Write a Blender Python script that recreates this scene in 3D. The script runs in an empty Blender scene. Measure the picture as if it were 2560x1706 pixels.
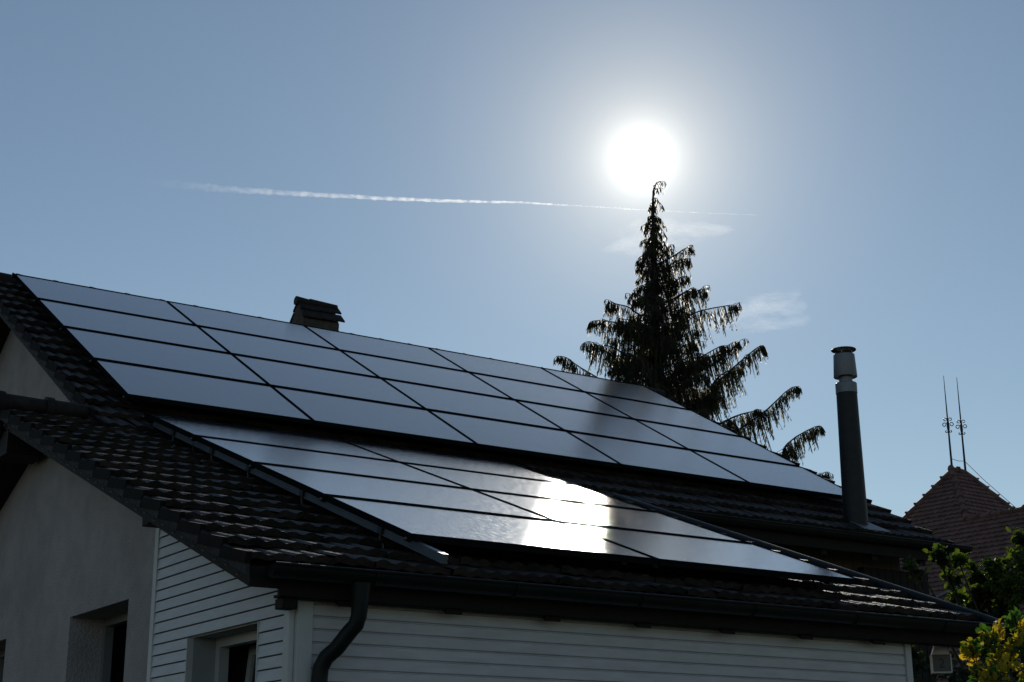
import bpy, math, random
from math import sin, cos, pi, radians, sqrt, exp
from mathutils import Vector, Matrix
random.seed(11)
SC = bpy.context.scene
COL = SC.collection

# ---------------------------------------------------------------- camera
YAW, PIT, ROL, FPX = 0.5867800470795816, 0.2943079841943422, -0.0058014684542654765, 3805.226
CAM = Vector((-3.9794, -15.3930, 1.6))
fw = Vector((sin(YAW)*cos(PIT), cos(YAW)*cos(PIT), sin(PIT)))
rt = Vector((cos(YAW), -sin(YAW), 0)); up = rt.cross(fw)
r2 = cos(ROL)*rt + sin(ROL)*up; u2 = -sin(ROL)*rt + cos(ROL)*up
cd = bpy.data.cameras.new('camera'); cam = bpy.data.objects.new('camera', cd); COL.objects.link(cam)
cam.matrix_world = Matrix(((r2.x, u2.x, -fw.x, CAM.x), (r2.y, u2.y, -fw.y, CAM.y), (r2.z, u2.z, -fw.z, CAM.z), (0, 0, 0, 1)))
cd.sensor_fit = 'HORIZONTAL'; cd.sensor_width = 36.0; cd.lens = FPX/2560*36
cd.clip_start = 0.1; cd.clip_end = 120000
SC.camera = cam

# ---------------------------------------------------------------- light
SUN = Vector((0.5762, 0.7127, 0.4000)).normalized()
SUN_EL = math.asin(SUN.z); SUN_AZ = math.atan2(SUN.x, SUN.y)
SKY_STRENGTH = 0.066
w = bpy.data.worlds.new('World'); SC.world = w; w.use_nodes = True
nt = w.node_tree; nt.nodes.clear()
def N(tree, kind, **kw):
    n = tree.nodes.new(kind)
    for k, v in kw.items(): setattr(n, k, v)
    return n
def math_node(tree, op, a, b=None):
    n = N(tree, 'ShaderNodeMath', operation=op)
    for i, v in enumerate((a, b)):
        if v is None: continue
        if isinstance(v, (int, float)): n.inputs[i].default_value = v
        else: tree.links.new(v, n.inputs[i])
    return n.outputs[0]
sky = N(nt, 'ShaderNodeTexSky', sky_type='NISHITA')
sky.sun_disc = False; sky.sun_elevation = SUN_EL; sky.sun_rotation = SUN_AZ
sky.air_density = 1.0; sky.dust_density = 0.0; sky.ozone_density = 1.0; sky.altitude = 0
bg = N(nt, 'ShaderNodeBackground'); bg.inputs[1].default_value = SKY_STRENGTH
hsv = N(nt, 'ShaderNodeHueSaturation'); hsv.inputs['Saturation'].default_value = 0.98; hsv.inputs['Hue'].default_value = 0.4945; hsv.inputs['Value'].default_value = 1.03
nt.links.new(sky.outputs[0], hsv.inputs['Color'])
nt.links.new(hsv.outputs[0], bg.inputs[0])
# aureole: light scattered by the air round the sun, a function of the angle to the sun alone
tc = N(nt, 'ShaderNodeTexCoord')
dot = N(nt, 'ShaderNodeVectorMath', operation='DOT_PRODUCT'); dot.inputs[1].default_value = SUN
nrm = N(nt, 'ShaderNodeVectorMath', operation='NORMALIZE')
nt.links.new(tc.outputs['Generated'], nrm.inputs[0]); nt.links.new(nrm.outputs[0], dot.inputs[0])
ang = math_node(nt, 'ARCCOSINE', math_node(nt, 'MINIMUM', dot.outputs['Value'], 1.0))
def lobe(amp, tau):
    return math_node(nt, 'MULTIPLY', math_node(nt, 'EXPONENT', math_node(nt, 'MULTIPLY', ang, -1.0/tau)), amp)
glow = math_node(nt, 'ADD', lobe(2.1, 0.0098), lobe(0.10, 0.30))
bg2 = N(nt, 'ShaderNodeBackground'); bg2.inputs[0].default_value = (1.0, 0.99, 0.95, 1)
nt.links.new(glow, bg2.inputs[1])
bg3 = N(nt, 'ShaderNodeBackground'); bg3.inputs[0].default_value = (1.0, 0.86, 0.60, 1)
nt.links.new(lobe(0.80, 0.052), bg3.inputs[1])
addg = N(nt, 'ShaderNodeAddShader'); nt.links.new(bg2.outputs[0], addg.inputs[0]); nt.links.new(bg3.outputs[0], addg.inputs[1])
addw = N(nt, 'ShaderNodeAddShader'); out = N(nt, 'ShaderNodeOutputWorld')
nt.links.new(bg.outputs[0], addw.inputs[0]); nt.links.new(addg.outputs[0], addw.inputs[1]); nt.links.new(addw.outputs[0], out.inputs[0])

sl = bpy.data.lights.new('sun', 'SUN'); sl.energy = 3.2; sl.angle = radians(0.53); sl.color = (1.0, 0.93, 0.82)
so = bpy.data.objects.new('sun', sl); COL.objects.link(so)
so.rotation_mode = 'QUATERNION'; so.rotation_quaternion = SUN.to_track_quat('Z', 'Y'); so.location = (0, 0, 40)
SC.view_settings.view_transform = 'Standard'; SC.view_settings.look = 'None'
SC.view_settings.exposure = 0.0; SC.view_settings.gamma = 1.0
SC.render.engine = 'CYCLES'
SC.cycles.max_bounces = 8; SC.cycles.transparent_max_bounces = 12; SC.cycles.volume_bounces = 0
SC.cycles.sample_clamp_indirect = 4.0

# ---------------------------------------------------------------- helpers
class MB:
    def __init__(s): s.v = []; s.f = []
    def quad(s, *p):
        i = len(s.v); s.v += [tuple(q) for q in p]; s.f.append(tuple(range(i, i+len(p))))
    def box(s, a, b):
        (x0, y0, z0), (x1, y1, z1) = a, b
        s.hexa([(x0,y0,z0),(x1,y0,z0),(x1,y1,z0),(x0,y1,z0),(x0,y0,z1),(x1,y0,z1),(x1,y1,z1),(x0,y1,z1)])
    def hexa(s, p):
        i = len(s.v); s.v += [tuple(q) for q in p]
        s.f += [tuple(i+k for k in q) for q in ((3,2,1,0),(4,5,6,7),(0,1,5,4),(1,2,6,5),(2,3,7,6),(3,0,4,7))]
    def obox(s, o, ax, ay, az):     # oriented box from corner o along three edge vectors
        o = Vector(o); ax, ay, az = Vector(ax), Vector(ay), Vector(az)
        s.hexa([o, o+ax, o+ax+ay, o+ay, o+az, o+ax+az, o+ax+ay+az, o+ay+az])
    def beam(s, a, b, wd, hd, upv=(0,0,1)):
        a, b = Vector(a), Vector(b); d = (b-a).normalized(); sd = d.cross(Vector(upv)).normalized(); u = sd.cross(d)
        s.obox(a - sd*wd/2 - u*hd/2, b-a, sd*wd, u*hd)
    def tube(s, pts, rad, n=10, caps=True, close=False):
        pts = [Vector(p) for p in pts]; m = len(pts)
        if not hasattr(rad, '__len__'): rad = [rad]*m
        t0 = (pts[1]-pts[0]).normalized(); a = t0.orthogonal().normalized(); base = len(s.v)
        for k, p in enumerate(pts):
            t = (pts[min(k+1, m-1)] - pts[max(k-1, 0)]).normalized()
            a = (a - t*a.dot(t)).normalized(); b = t.cross(a)
            for j in range(n):
                q = 2*pi*j/n; s.v.append(tuple(p + (a*cos(q) + b*sin(q))*rad[k]))
        for k in range(m-1):
            for j in range(n):
                s.f.append((base+k*n+j, base+k*n+(j+1)%n, base+(k+1)*n+(j+1)%n, base+(k+1)*n+j))
        if caps:
            s.f.append(tuple(base+j for j in reversed(range(n)))); s.f.append(tuple(base+(m-1)*n+j for j in range(n)))
    def lathe(s, o, prof, n=28):     # prof: (radius, height) about the vertical through o
        o = Vector(o); base = len(s.v)
        for r, h in prof:
            for j in range(n): s.v.append((o.x + r*cos(2*pi*j/n), o.y + r*sin(2*pi*j/n), o.z + h))
        for k in range(len(prof)-1):
            for j in range(n): s.f.append((base+k*n+j, base+k*n+(j+1)%n, base+(k+1)*n+(j+1)%n, base+(k+1)*n+j))
        s.f.append(tuple(base+j for j in reversed(range(n)))); s.f.append(tuple(base+(len(prof)-1)*n+j for j in range(n)))
    def build(s, name, mt, parent=None, smooth=False, bevel=0.0, offset=None):
        me = bpy.data.meshes.new(name)
        if offset is not None: vv = [(x-offset[0], y-offset[1], z-offset[2]) for x, y, z in s.v]
        else: vv = s.v
        me.from_pydata(vv, [], s.f); me.materials.append(mt)
        if smooth:
            me.polygons.foreach_set('use_smooth', [True]*len(me.polygons))
            if smooth != 'all': me.set_sharp_from_angle(angle=radians(40))
        me.update()
        o = bpy.data.objects.new(name, me); COL.objects.link(o)
        if parent is not None: o.parent = parent
        if offset is not None: o.location = offset
        if bevel:
            b = o.modifiers.new('bevel', 'BEVEL'); b.width = bevel; b.segments = 2; b.limit_method = 'ANGLE'
        return o
def tag(o, label=None, cat=None, group=None, kind=None):
    if label: o['label'] = label
    if cat: o['category'] = cat
    if group: o['group'] = group
    if kind: o['kind'] = kind
    return o
def empty(name, loc=(0, 0, 0)):
    o = bpy.data.objects.new(name, None); COL.objects.link(o); o.location = loc; o.empty_display_size = 0.1
    return o

# ---------------------------------------------------------------- materials
def mat(name, col, rough=0.6, metal=0.0, var=0.0, vscale=6.0, bump=0.0, bscale=40.0, spec=0.5, stretch=None, col2=None, bdist=0.01, detail=4.0):
    m = bpy.data.materials.new(name); m.use_nodes = True; t = m.node_tree
    p = t.nodes['Principled BSDF']
    p.inputs['Base Color'].default_value = (*col, 1); p.inputs['Roughness'].default_value = rough
    p.inputs['Metallic'].default_value = metal; p.inputs['Specular IOR Level'].default_value = spec
    co = N(t, 'ShaderNodeTexCoord').outputs['Object']
    if stretch:
        mp = N(t, 'ShaderNodeMapping'); mp.inputs['Scale'].default_value = stretch
        t.links.new(co, mp.inputs[0]); co = mp.outputs[0]
    if var or col2:
        nz = N(t, 'ShaderNodeTexNoise'); nz.inputs['Scale'].default_value = vscale; nz.inputs['Detail'].default_value = 6
        nz.inputs['Roughness'].default_value = 0.65
        t.links.new(co, nz.inputs['Vector'])
        rp = N(t, 'ShaderNodeValToRGB'); e = rp.color_ramp.elements
        c2 = col2 or tuple(min(1, c*(1+var)) for c in col); c1 = col if col2 else tuple(c*(1-var) for c in col)
        e[0].position = 0.35; e[0].color = (*c1, 1); e[1].position = 0.68; e[1].color = (*c2, 1)
        t.links.new(nz.outputs[0], rp.inputs[0]); t.links.new(rp.outputs[0], p.inputs['Base Color'])
    if bump:
        nb = N(t, 'ShaderNodeTexNoise'); nb.inputs['Scale'].default_value = bscale; nb.inputs['Detail'].default_value = detail
        t.links.new(co, nb.inputs['Vector'])
        bp = N(t, 'ShaderNodeBump'); bp.inputs['Strength'].default_value = bump; bp.inputs['Distance'].default_value = bdist
        t.links.new(nb.outputs[0], bp.inputs['Height']); t.links.new(bp.outputs[0], p.inputs['Normal'])
    return m
def leaf_mat(name, c1, c2, trans, vscale=3.0, rough=0.4, tcol=None):
    m = bpy.data.materials.new(name); m.use_nodes = True; t = m.node_tree; t.nodes.clear()
    co = N(t, 'ShaderNodeTexCoord').outputs['Object']
    nz = N(t, 'ShaderNodeTexNoise'); nz.inputs['Scale'].default_value = vscale; nz.inputs['Detail'].default_value = 3
    t.links.new(co, nz.inputs['Vector'])
    rp = N(t, 'ShaderNodeValToRGB'); e = rp.color_ramp.elements
    e[0].position = 0.38; e[0].color = (*c1, 1); e[1].position = 0.62; e[1].color = (*c2, 1)
    t.links.new(nz.outputs[0], rp.inputs[0])
    p = N(t, 'ShaderNodeBsdfPrincipled'); p.inputs['Roughness'].default_value = rough + .15; p.inputs['Specular IOR Level'].default_value = 0.3
    t.links.new(rp.outputs[0], p.inputs['Base Color'])
    tr = N(t, 'ShaderNodeBsdfTranslucent')
    mul = N(t, 'ShaderNodeMix', data_type='RGBA', blend_type='MULTIPLY'); mul.inputs['Factor'].default_value = 1.0
    t.links.new(rp.outputs[0], mul.inputs['A']); mul.inputs['B'].default_value = (*(tcol or (1.6, 1.7, 0.6)), 1)
    t.links.new(mul.outputs['Result'], tr.inputs[0])
    mx = N(t, 'ShaderNodeMixShader'); mx.inputs[0].default_value = trans
    t.links.new(p.outputs[0], mx.inputs[1]); t.links.new(tr.outputs[0], mx.inputs[2])
    o = N(t, 'ShaderNodeOutputMaterial'); t.links.new(mx.outputs[0], o.inputs[0])
    return m

M_TILE = mat('dark_roof_tile', (0.009, 0.0075, 0.007), 0.58, col2=(0.042, 0.033, 0.028), vscale=5, bump=0.8, bscale=40, bdist=0.008, spec=0.24)
M_EDGE = mat('dark_tile_edge', (0.010, 0.009, 0.0085), 0.8, var=0.3, vscale=14, spec=0.08)
M_RIDGE = mat('ridge_tile', (0.012, 0.010, 0.0095), 0.7, spec=0.2, col2=(0.030, 0.023, 0.021), vscale=12, bump=0.5, bscale=45, bdist=0.006)
M_STUCCO = mat('pale_stucco', (0.37, 0.335, 0.335), 0.9, var=0.14, vscale=2.6, bump=0.9, bscale=70, bdist=0.016, spec=0.2)
M_SIDING = mat('white_siding', (0.50, 0.505, 0.53), 0.5, var=0.09, vscale=5.0, bump=0.12, bscale=120, bdist=0.002, spec=0.35, stretch=(1, 1, 6))
M_TRIM = mat('white_trim', (0.48, 0.495, 0.50), 0.5, var=0.05, vscale=7, spec=0.35)
M_REVEAL = mat('grey_reveal_panel', (0.27, 0.285, 0.29), 0.6, var=0.06, vscale=7)
M_GUTTER = mat('dark_green_gutter', (0.006, 0.010, 0.010), 0.45, 0.0, spec=0.2, var=0.25, vscale=5, bump=0.08, bscale=30)
M_WOOD = mat('dark_stained_wood', (0.010, 0.008, 0.007), 0.75, spec=0.25, var=0.35, vscale=8, bump=0.3, bscale=60, stretch=(1, 6, 6))
M_BROWN = mat('brown_boards', (0.055, 0.036, 0.026), 0.75, var=0.35, vscale=6, bump=0.3, bscale=40, stretch=(6, 6, 0.8))
M_BOARD = mat('grey_verge_board', (0.040, 0.040, 0.043), 0.75, spec=0.1, var=0.3, vscale=14, bump=0.2, bscale=60)
M_FRAME = mat('black_anodised_frame', (0.010, 0.010, 0.011), 0.7, 0.0, var=0.15, vscale=8, spec=0.0)
M_RAIL = mat('mill_aluminium', (0.20, 0.22, 0.24), 0.45, 0.8, var=0.12, vscale=12, bump=0.1, bscale=40, stretch=(8, 0.6, 0.6))
M_STEEL = mat('stainless_steel', (0.19, 0.20, 0.22), 0.55, 0.6, var=0.10, vscale=16, stretch=(6, 6, 0.6))
M_FLUE = mat('dark_flue_enamel', (0.015, 0.017, 0.019), 0.55, spec=0.3, var=0.25, vscale=10, bump=0.05, bscale=60)
M_ZINC = mat('zinc_sheet', (0.20, 0.21, 0.235), 0.5, 0.6, var=0.15, vscale=9)
M_BRICK = mat('chimney_brick', (0.04, 0.031, 0.028), 0.9, col2=(0.085, 0.066, 0.058), vscale=7, bump=0.8, bscale=30)
M_DARKGLASS = mat('window_glass', (0.010, 0.012, 0.014), 0.05, spec=0.6)
M_PVC = mat('window_frame_white', (0.40, 0.415, 0.42), 0.4, var=0.04, vscale=6)
M_GREYFRAME = mat('window_frame_grey', (0.16, 0.165, 0.17), 0.45, var=0.05, vscale=6)
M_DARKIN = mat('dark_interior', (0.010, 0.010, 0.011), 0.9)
M_IRON = mat('black_iron', (0.012, 0.012, 0.013), 0.5, 0.4)
M_WIRE = mat('steel_wire', (0.10, 0.10, 0.10), 0.4, 0.8)
M_REDTILE = mat('red_clay_tile', (0.10, 0.056, 0.048), 0.75, spec=0.3, col2=(0.20, 0.115, 0.098), vscale=4.5, bump=0.5, bscale=30)
M_NWALL = mat('grey_render', (0.30, 0.31, 0.33), 0.9, var=0.12, vscale=5, bump=0.3, bscale=40)
M_LAMPW = mat('lamp_white_enamel', (0.55, 0.56, 0.57), 0.45, var=0.05, vscale=8)
M_LAMPD = mat('lamp_dark_glass', (0.045, 0.038, 0.036), 0.4, var=0.1, vscale=10)
M_DIGIT = mat('digit_paint', (0.012, 0.010, 0.010), 0.6)
M_BARK = mat('bark', (0.035, 0.027, 0.020), 0.9, var=0.35, vscale=9, bump=0.8, bscale=25, stretch=(3, 3, 0.6))
M_GRASS = mat('lawn', (0.030, 0.042, 0.016), 0.95, col2=(0.055, 0.07, 0.028), vscale=1.2, bump=0.8, bscale=30, bdist=0.05)
M_CYP = leaf_mat('cypress_spray', (0.022, 0.026, 0.014), (0.046, 0.048, 0.024), 0.38, 2.0, 0.55, (1.9, 1.7, 0.9))
M_VINE = leaf_mat('green_leaf', (0.014, 0.026, 0.009), (0.07, 0.10, 0.020), 0.45, 5.0, 0.35, (2.2, 2.3, 0.7))
M_YEL = leaf_mat('yellow_green_leaf', (0.22, 0.23, 0.028), (0.52, 0.38, 0.045), 0.58, 4.0, 0.32, (1.35, 1.2, 0.5))
M_GRN = leaf_mat('fresh_green_leaf', (0.035, 0.085, 0.018), (0.07, 0.14, 0.03), 0.45, 4.0, 0.3, (1.5, 1.6, 0.6))
M_HEDGE = leaf_mat('hedge_leaf', (0.016, 0.028, 0.010), (0.035, 0.052, 0.018), 0.3, 4.0, 0.35)

def thin_glow(m, fac):
    # thin sprays pass a little light almost straight on, so they brighten towards the sun
    t = m.node_tree; o = [n for n in t.nodes if n.type == 'OUTPUT_MATERIAL'][0]; src = o.inputs['Surface'].links[0].from_socket
    rf = N(t, 'ShaderNodeBsdfRefraction'); rf.inputs['Roughness'].default_value = 0.55; rf.inputs['IOR'].default_value = 1.22; rf.inputs['Color'].default_value = (1, .93, .82, 1)
    mx = N(t, 'ShaderNodeMixShader'); mx.inputs[0].default_value = fac
    t.links.new(src, mx.inputs[1]); t.links.new(rf.outputs[0], mx.inputs[2]); t.links.new(mx.outputs[0], o.inputs['Surface'])
thin_glow(M_CYP, 0.014)

def glass_mat():
    m = bpy.data.materials.new('textured_solar_glass'); m.use_nodes = True; t = m.node_tree
    p = t.nodes['Principled BSDF']
    co = N(t, 'ShaderNodeTexCoord').outputs['Object']
    p.inputs['Base Color'].default_value = (0.030, 0.036, 0.048, 1)
    p.inputs['IOR'].default_value = 1.42; p.inputs['Specular IOR Level'].default_value = 0.5; p.inputs['Coat Weight'].default_value = 1.0; p.inputs['Coat Roughness'].default_value = 0.038; p.inputs['Coat IOR'].default_value = 1.5
    # faint dust film: the roughness drifts over the pane
    nz = N(t, 'ShaderNodeTexNoise'); nz.inputs['Scale'].default_value = 1.6; nz.inputs['Detail'].default_value = 6
    t.links.new(co, nz.inputs['Vector'])
    mr = N(t, 'ShaderNodeMapRange'); mr.inputs['From Min'].default_value = 0.3; mr.inputs['From Max'].default_value = 0.7
    mr.inputs['To Min'].default_value = 0.036; mr.inputs['To Max'].default_value = 0.048
    t.links.new(nz.outputs[0], mr.inputs['Value']); t.links.new(mr.outputs[0], p.inputs['Roughness'])
    # pressed stipple of solar glass, drawn out down the slope by rain streaks
    mp = N(t, 'ShaderNodeMapping'); mp.inputs['Scale'].default_value = (150, 22, 22); t.links.new(co, mp.inputs[0])
    n1 = N(t, 'ShaderNodeTexNoise'); n1.inputs['Scale'].default_value = 1.0; n1.inputs['Detail'].default_value = 3; t.links.new(mp.outputs[0], n1.inputs['Vector'])
    n2 = N(t, 'ShaderNodeTexNoise'); n2.inputs['Scale'].default_value = 160; n2.inputs['Detail'].default_value = 2; t.links.new(co, n2.inputs['Vector'])
    ad = math_node(t, 'ADD', n1.outputs[0], n2.outputs[0])
    bp = N(t, 'ShaderNodeBump'); bp.inputs['Strength'].default_value = 0.15; bp.inputs['Distance'].default_value = 0.004
    t.links.new(ad, bp.inputs['Height']); t.links.new(bp.outputs[0], p.inputs['Normal']); t.links.new(bp.outputs[0], p.inputs['Coat Normal'])
    # sparkle beside the sun's glint: a trace of rough gloss added through fine noise
    gl = N(t, 'ShaderNodeBsdfGlossy'); gl.inputs['Roughness'].default_value = 0.40
    mp3 = N(t, 'ShaderNodeMapping'); mp3.inputs['Scale'].default_value = (70, 10, 10); t.links.new(co, mp3.inputs[0])
    n3 = N(t, 'ShaderNodeTexNoise'); n3.inputs['Scale'].default_value = 1.0; n3.inputs['Detail'].default_value = 4; n3.inputs['Roughness'].default_value = 0.7
    t.links.new(mp3.outputs[0], n3.inputs['Vector'])
    m3 = N(t, 'ShaderNodeMapRange'); m3.inputs['From Min'].default_value = 0.50; m3.inputs['From Max'].default_value = 0.72
    m3.inputs['To Min'].default_value = 0.0006; m3.inputs['To Max'].default_value = 0.11; t.links.new(n3.outputs[0], m3.inputs['Value'])
    mx = N(t, 'ShaderNodeMixShader'); t.links.new(m3.outputs[0], mx.inputs[0])
    t.links.new(p.outputs[0], mx.inputs[1]); t.links.new(gl.outputs[0], mx.inputs[2])
    t.links.new(mx.outputs[0], t.nodes['Material Output'].inputs['Surface'])
    return m
M_GLASS = glass_mat()

# ---------------------------------------------------------------- ground
g = MB(); g.quad((-400, -400, 0), (400, -400, 0), (400, 400, 0), (-400, 400, 0))
tag(g.build('ground', M_GRASS), kind='structure')

# ---------------------------------------------------------------- the house
ZU = lambda y: 6.7553 + 0.568503*y         # main roof tile plane (front slope)
ZL = lambda y: 5.9125 + 0.371856*y         # lower wing tile plane (front slope)
UA, UB = math.atan(0.568503), math.atan(0.371856)
house = empty('house', (4, -4, 0)); H0 = Vector((4, -4, 0))
tag(house, 'pale stucco house with dark tiled solar roofs and a low white boarded wing', 'house')
def hp(mb, name, m, parent=None, **kw):     # part of the house (or sub-part)
    o = mb.build(name, m, None, **kw)
    if parent is None: o.parent = house; o.location = -H0
    else: o.parent = parent
    return o

def tile_field(mb, x0, x1, ytop, ybot, zfun, ang, expo=0.315, tw=0.232, seg=12, roll=0.015, lift=0.030, thick=0.020):
    us = Vector((0, -cos(ang), -sin(ang))); nn = Vector((0, -sin(ang), cos(ang)))
    L = (ytop-ybot)/cos(ang); n = int(round(L/expo)); e = L/n
    cols = int(round((x1-x0)/tw)); tw = (x1-x0)/cols
    rng = random.Random(int(1000*x1))
    for k in range(n):
        for c in range(cols):
            js = rng.gauss(0, 0.006); jh = rng.gauss(0, 0.0035); jt = rng.gauss(0, 0.008)
            o = Vector((x0 + c*tw, ytop, zfun(ytop)))
            base = len(mb.v)
            for i in range(seg+1):
                u = i/seg; x = u*tw
                ph = (u*2) % 1.0
                h = roll*(max(0.0, sin(pi*min(1, ph/0.72)))**0.8 if ph < 0.72 else 0.0) + jh + jt*(u-0.5)
                a = o + Vector((x, 0, 0)) + us*(k*e - 0.03) + nn*(h - 0.016)
                b = o + Vector((x, 0, 0)) + us*((k+1)*e + js) + nn*(h + lift)
                d = b - nn*(thick + 0.45*(h + lift)) - us*0.004
                mb.v += [tuple(a), tuple(b), tuple(d)]
            for i in range(seg):
                q = base + i*3
                mb.f.append((q, q+1, q+4, q+3)); mb.f.append((q+1, q+2, q+5, q+4))
    return e
def verge_flange(mb, x, side, ytop, ybot, zfun, ang, e, drop=0.062):
    us = Vector((0, -cos(ang), -sin(ang))); nn = Vector((0, -sin(ang), cos(ang)))
    n = int(round((ytop-ybot)/cos(ang)/e)); rng = random.Random(5)
    for k in range(n):
        o = Vector((x, ytop, zfun(ytop))) + us*(k*e + rng.uniform(-.004, .004))
        dx = Vector((0.03*side, 0, 0))
        t0, t1, b1, b0 = o - nn*0.014, o + us*(e+0.01) + nn*0.034, o + us*(e+0.01) - nn*(drop-0.034), o - nn*(drop+0.012)
        mb.hexa([b0, b0+dx, b1+dx, b1, t0, t0+dx, t1+dx, t1])

# --- main roof
RIDGE_Y = 0.30
mr_ = MB(); e1 = tile_field(mr_, -0.26, 8.92, RIDGE_Y, -4.46, ZU, UA)

ZUB = lambda y: ZU(RIDGE_Y) - 0.568503*(y-RIDGE_Y)
# far slope and deck
mr_.hexa([(-0.26, RIDGE_Y, ZU(RIDGE_Y)-.10), (8.92, RIDGE_Y, ZU(RIDGE_Y)-.10), (8.92, 5.0, ZUB(5)-.10), (-0.26, 5.0, ZUB(5)-.10),
          (-0.26, RIDGE_Y, ZU(RIDGE_Y)-.01), (8.92, RIDGE_Y, ZU(RIDGE_Y)-.01), (8.92, 5.0, ZUB(5)-.01), (-0.26, 5.0, ZUB(5)-.01)])
roof = hp(mr_, 'roof', M_TILE); vf = MB(); verge_flange(vf, -0.26, -1, RIDGE_Y, -4.46, ZU, UA, e1); hp(vf, 'verge_tiles', M_EDGE, roof)
vf = MB(); verge_flange(vf, 8.92, 1, RIDGE_Y, -4.46, ZU, UA, e1); hp(vf, 'verge_tiles', M_EDGE, roof)
roof['label'] = 'steep dark tiled main roof under the larger solar array'
dk = MB()
dk.hexa([(-0.22, -4.42, ZU(-4.42)-.16), (8.88, -4.42, ZU(-4.42)-.16), (8.88, RIDGE_Y, ZU(RIDGE_Y)-.16), (-0.22, RIDGE_Y, ZU(RIDGE_Y)-.16),
         (-0.22, -4.42, ZU(-4.42)-.045), (8.88, -4.42, ZU(-4.42)-.045), (8.88, RIDGE_Y, ZU(RIDGE_Y)-.045), (-0.22, RIDGE_Y, ZU(RIDGE_Y)-.045)])
dk.hexa([(-0.22, RIDGE_Y, ZU(RIDGE_Y)-.20), (8.88, RIDGE_Y, ZU(RIDGE_Y)-.20), (8.88, 4.9, ZUB(4.9)-.20), (-0.22, 4.9, ZUB(4.9)-.20),
         (-0.22, RIDGE_Y, ZU(RIDGE_Y)-.104), (8.88, RIDGE_Y, ZU(RIDGE_Y)-.104), (8.88, 4.9, ZUB(4.9)-.104), (-0.22, 4.9, ZUB(4.9)-.104)])
hp(dk, 'roof_deck', M_WOOD)
def ridge_caps(name, x0, x1, y, z, r, length, n=10):
    k = 0; x = x0
    while x < x1 - 0.05:
        mb = MB(); xe = min(x + length, x1)
        for (a, b, ra, rb) in ((x, x+0.05, r*1.22, r*1.18), (x+0.045, xe+0.03, r*1.04, r*0.94)):
            base = len(mb.v)
            for (xx, rr) in ((a, ra), (b, rb)):
                for j in range(n+1):
                    q = -0.15*pi + 1.3*pi*j/n
                    mb.v.append((xx, y - rr*cos(q), z + rr*sin(q)))
            for j in range(n): mb.f.append((base+j, base+j+1, base+n+2+j, base+n+1+j))
            mb.f.append(tuple(base+j for j in range(n+1))); mb.f.append(tuple(base+n+1+j for j in reversed(range(n+1))))
        hp(mb, name, M_RIDGE, roof, smooth=True); x += length; k += 1
ridge_caps('ridge_cap', -0.30, 8.95, RIDGE_Y, ZU(RIDGE_Y)+0.0, 0.085, 0.40)
def verge_board(x, ya, yb, zf, top, bot, th=0.022, m=M_BOARD, lab=None):
    mb = MB(); mb.hexa([(x, ya, zf(ya)-bot), (x+th, ya, zf(ya)-bot), (x+th, yb, zf(yb)-bot), (x, yb, zf(yb)-bot),
                        (x, ya, zf(ya)-top), (x+th, ya, zf(ya)-top), (x+th, yb, zf(yb)-top), (x, yb, zf(yb)-top)])
    o = hp(mb, 'verge_board', m)
    if lab: o['label'] = lab
    return o
verge_board(-0.283, -4.35, RIDGE_Y, ZU, 0.0, 0.13); verge_board(8.90, -4.35, RIDGE_Y, ZU, 0.05, 0.235)
verge_board(-0.248, RIDGE_Y+0.001, 4.9, ZUB, 0.05, 0.25, m=M_WOOD)
# tile hooks of bent wire under the verge tiles
def hooks(x, ytop, ybot, zf, ang, e, parent, k0=0):
    us = Vector((0, -cos(ang), -sin(ang))); n = int(round((ytop-ybot)/cos(ang)/e))
    for k in range(k0, n):
        for f_, s_ in ((0.30, 0.75), (0.82, 1.0)):
            o = Vector((x, ytop, zf(ytop))) + us*(k+f_)*e + Vector((-0.012, 0, -0.062))
            d = 0.040*s_
            mb = MB(); mb.tube([o, o+Vector((-.004, 0, -d*.8)), o+Vector((-.004, -.012, -d)), o+Vector((-.004, -.036, -d)), o+Vector((-.004, -.042, -d*.7))], 0.0028, 5)
            hp(mb, 'tile_hook', M_IRON, parent)
hooks(-0.29, RIDGE_Y, -4.0, ZU, UA, e1, roof)

# main walls
mw = MB()
XW = 0.20
def gable_poly(x, y0, y1, ridge_y, ztop, slope0, slope1, z0=0.0):
    return [(x, y0, z0), (x, y1, z0), (x, y1, ztop - slope1*(y1-ridge_y)), (x, ridge_y, ztop), (x, y0, ztop - slope0*(ridge_y-y0))]
zt = ZU(RIDGE_Y) - 0.19
mw.quad(*gable_poly(XW, -4.0, 4.6, RIDGE_Y, zt, .5685, .5685))
mw.quad(*gable_poly(8.60, -4.0, 4.6, RIDGE_Y, zt, .5685, .5685))
mw.quad((XW, 4.6, 0), (8.6, 4.6, 0), (8.6, 4.6, zt-.5685*4.3), (XW, 4.6, zt-.5685*4.3))
o = hp(mw, 'wall', M_STUCCO); o['label'] = 'stucco walls of the taller main house'
bw = MB(); zt2 = zt - .5685*4.3
k = 0; x = XW
while x < 8.6:
    x1 = min(x+0.145, 8.6); bw.box((x, -4.02, 0), (x1-0.006, -3.99, zt2)); x = x1
bw.box((XW, -3.988, 0), (8.6, -3.95, zt2))
hp(bw, 'timber_wall', M_BROWN)
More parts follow.
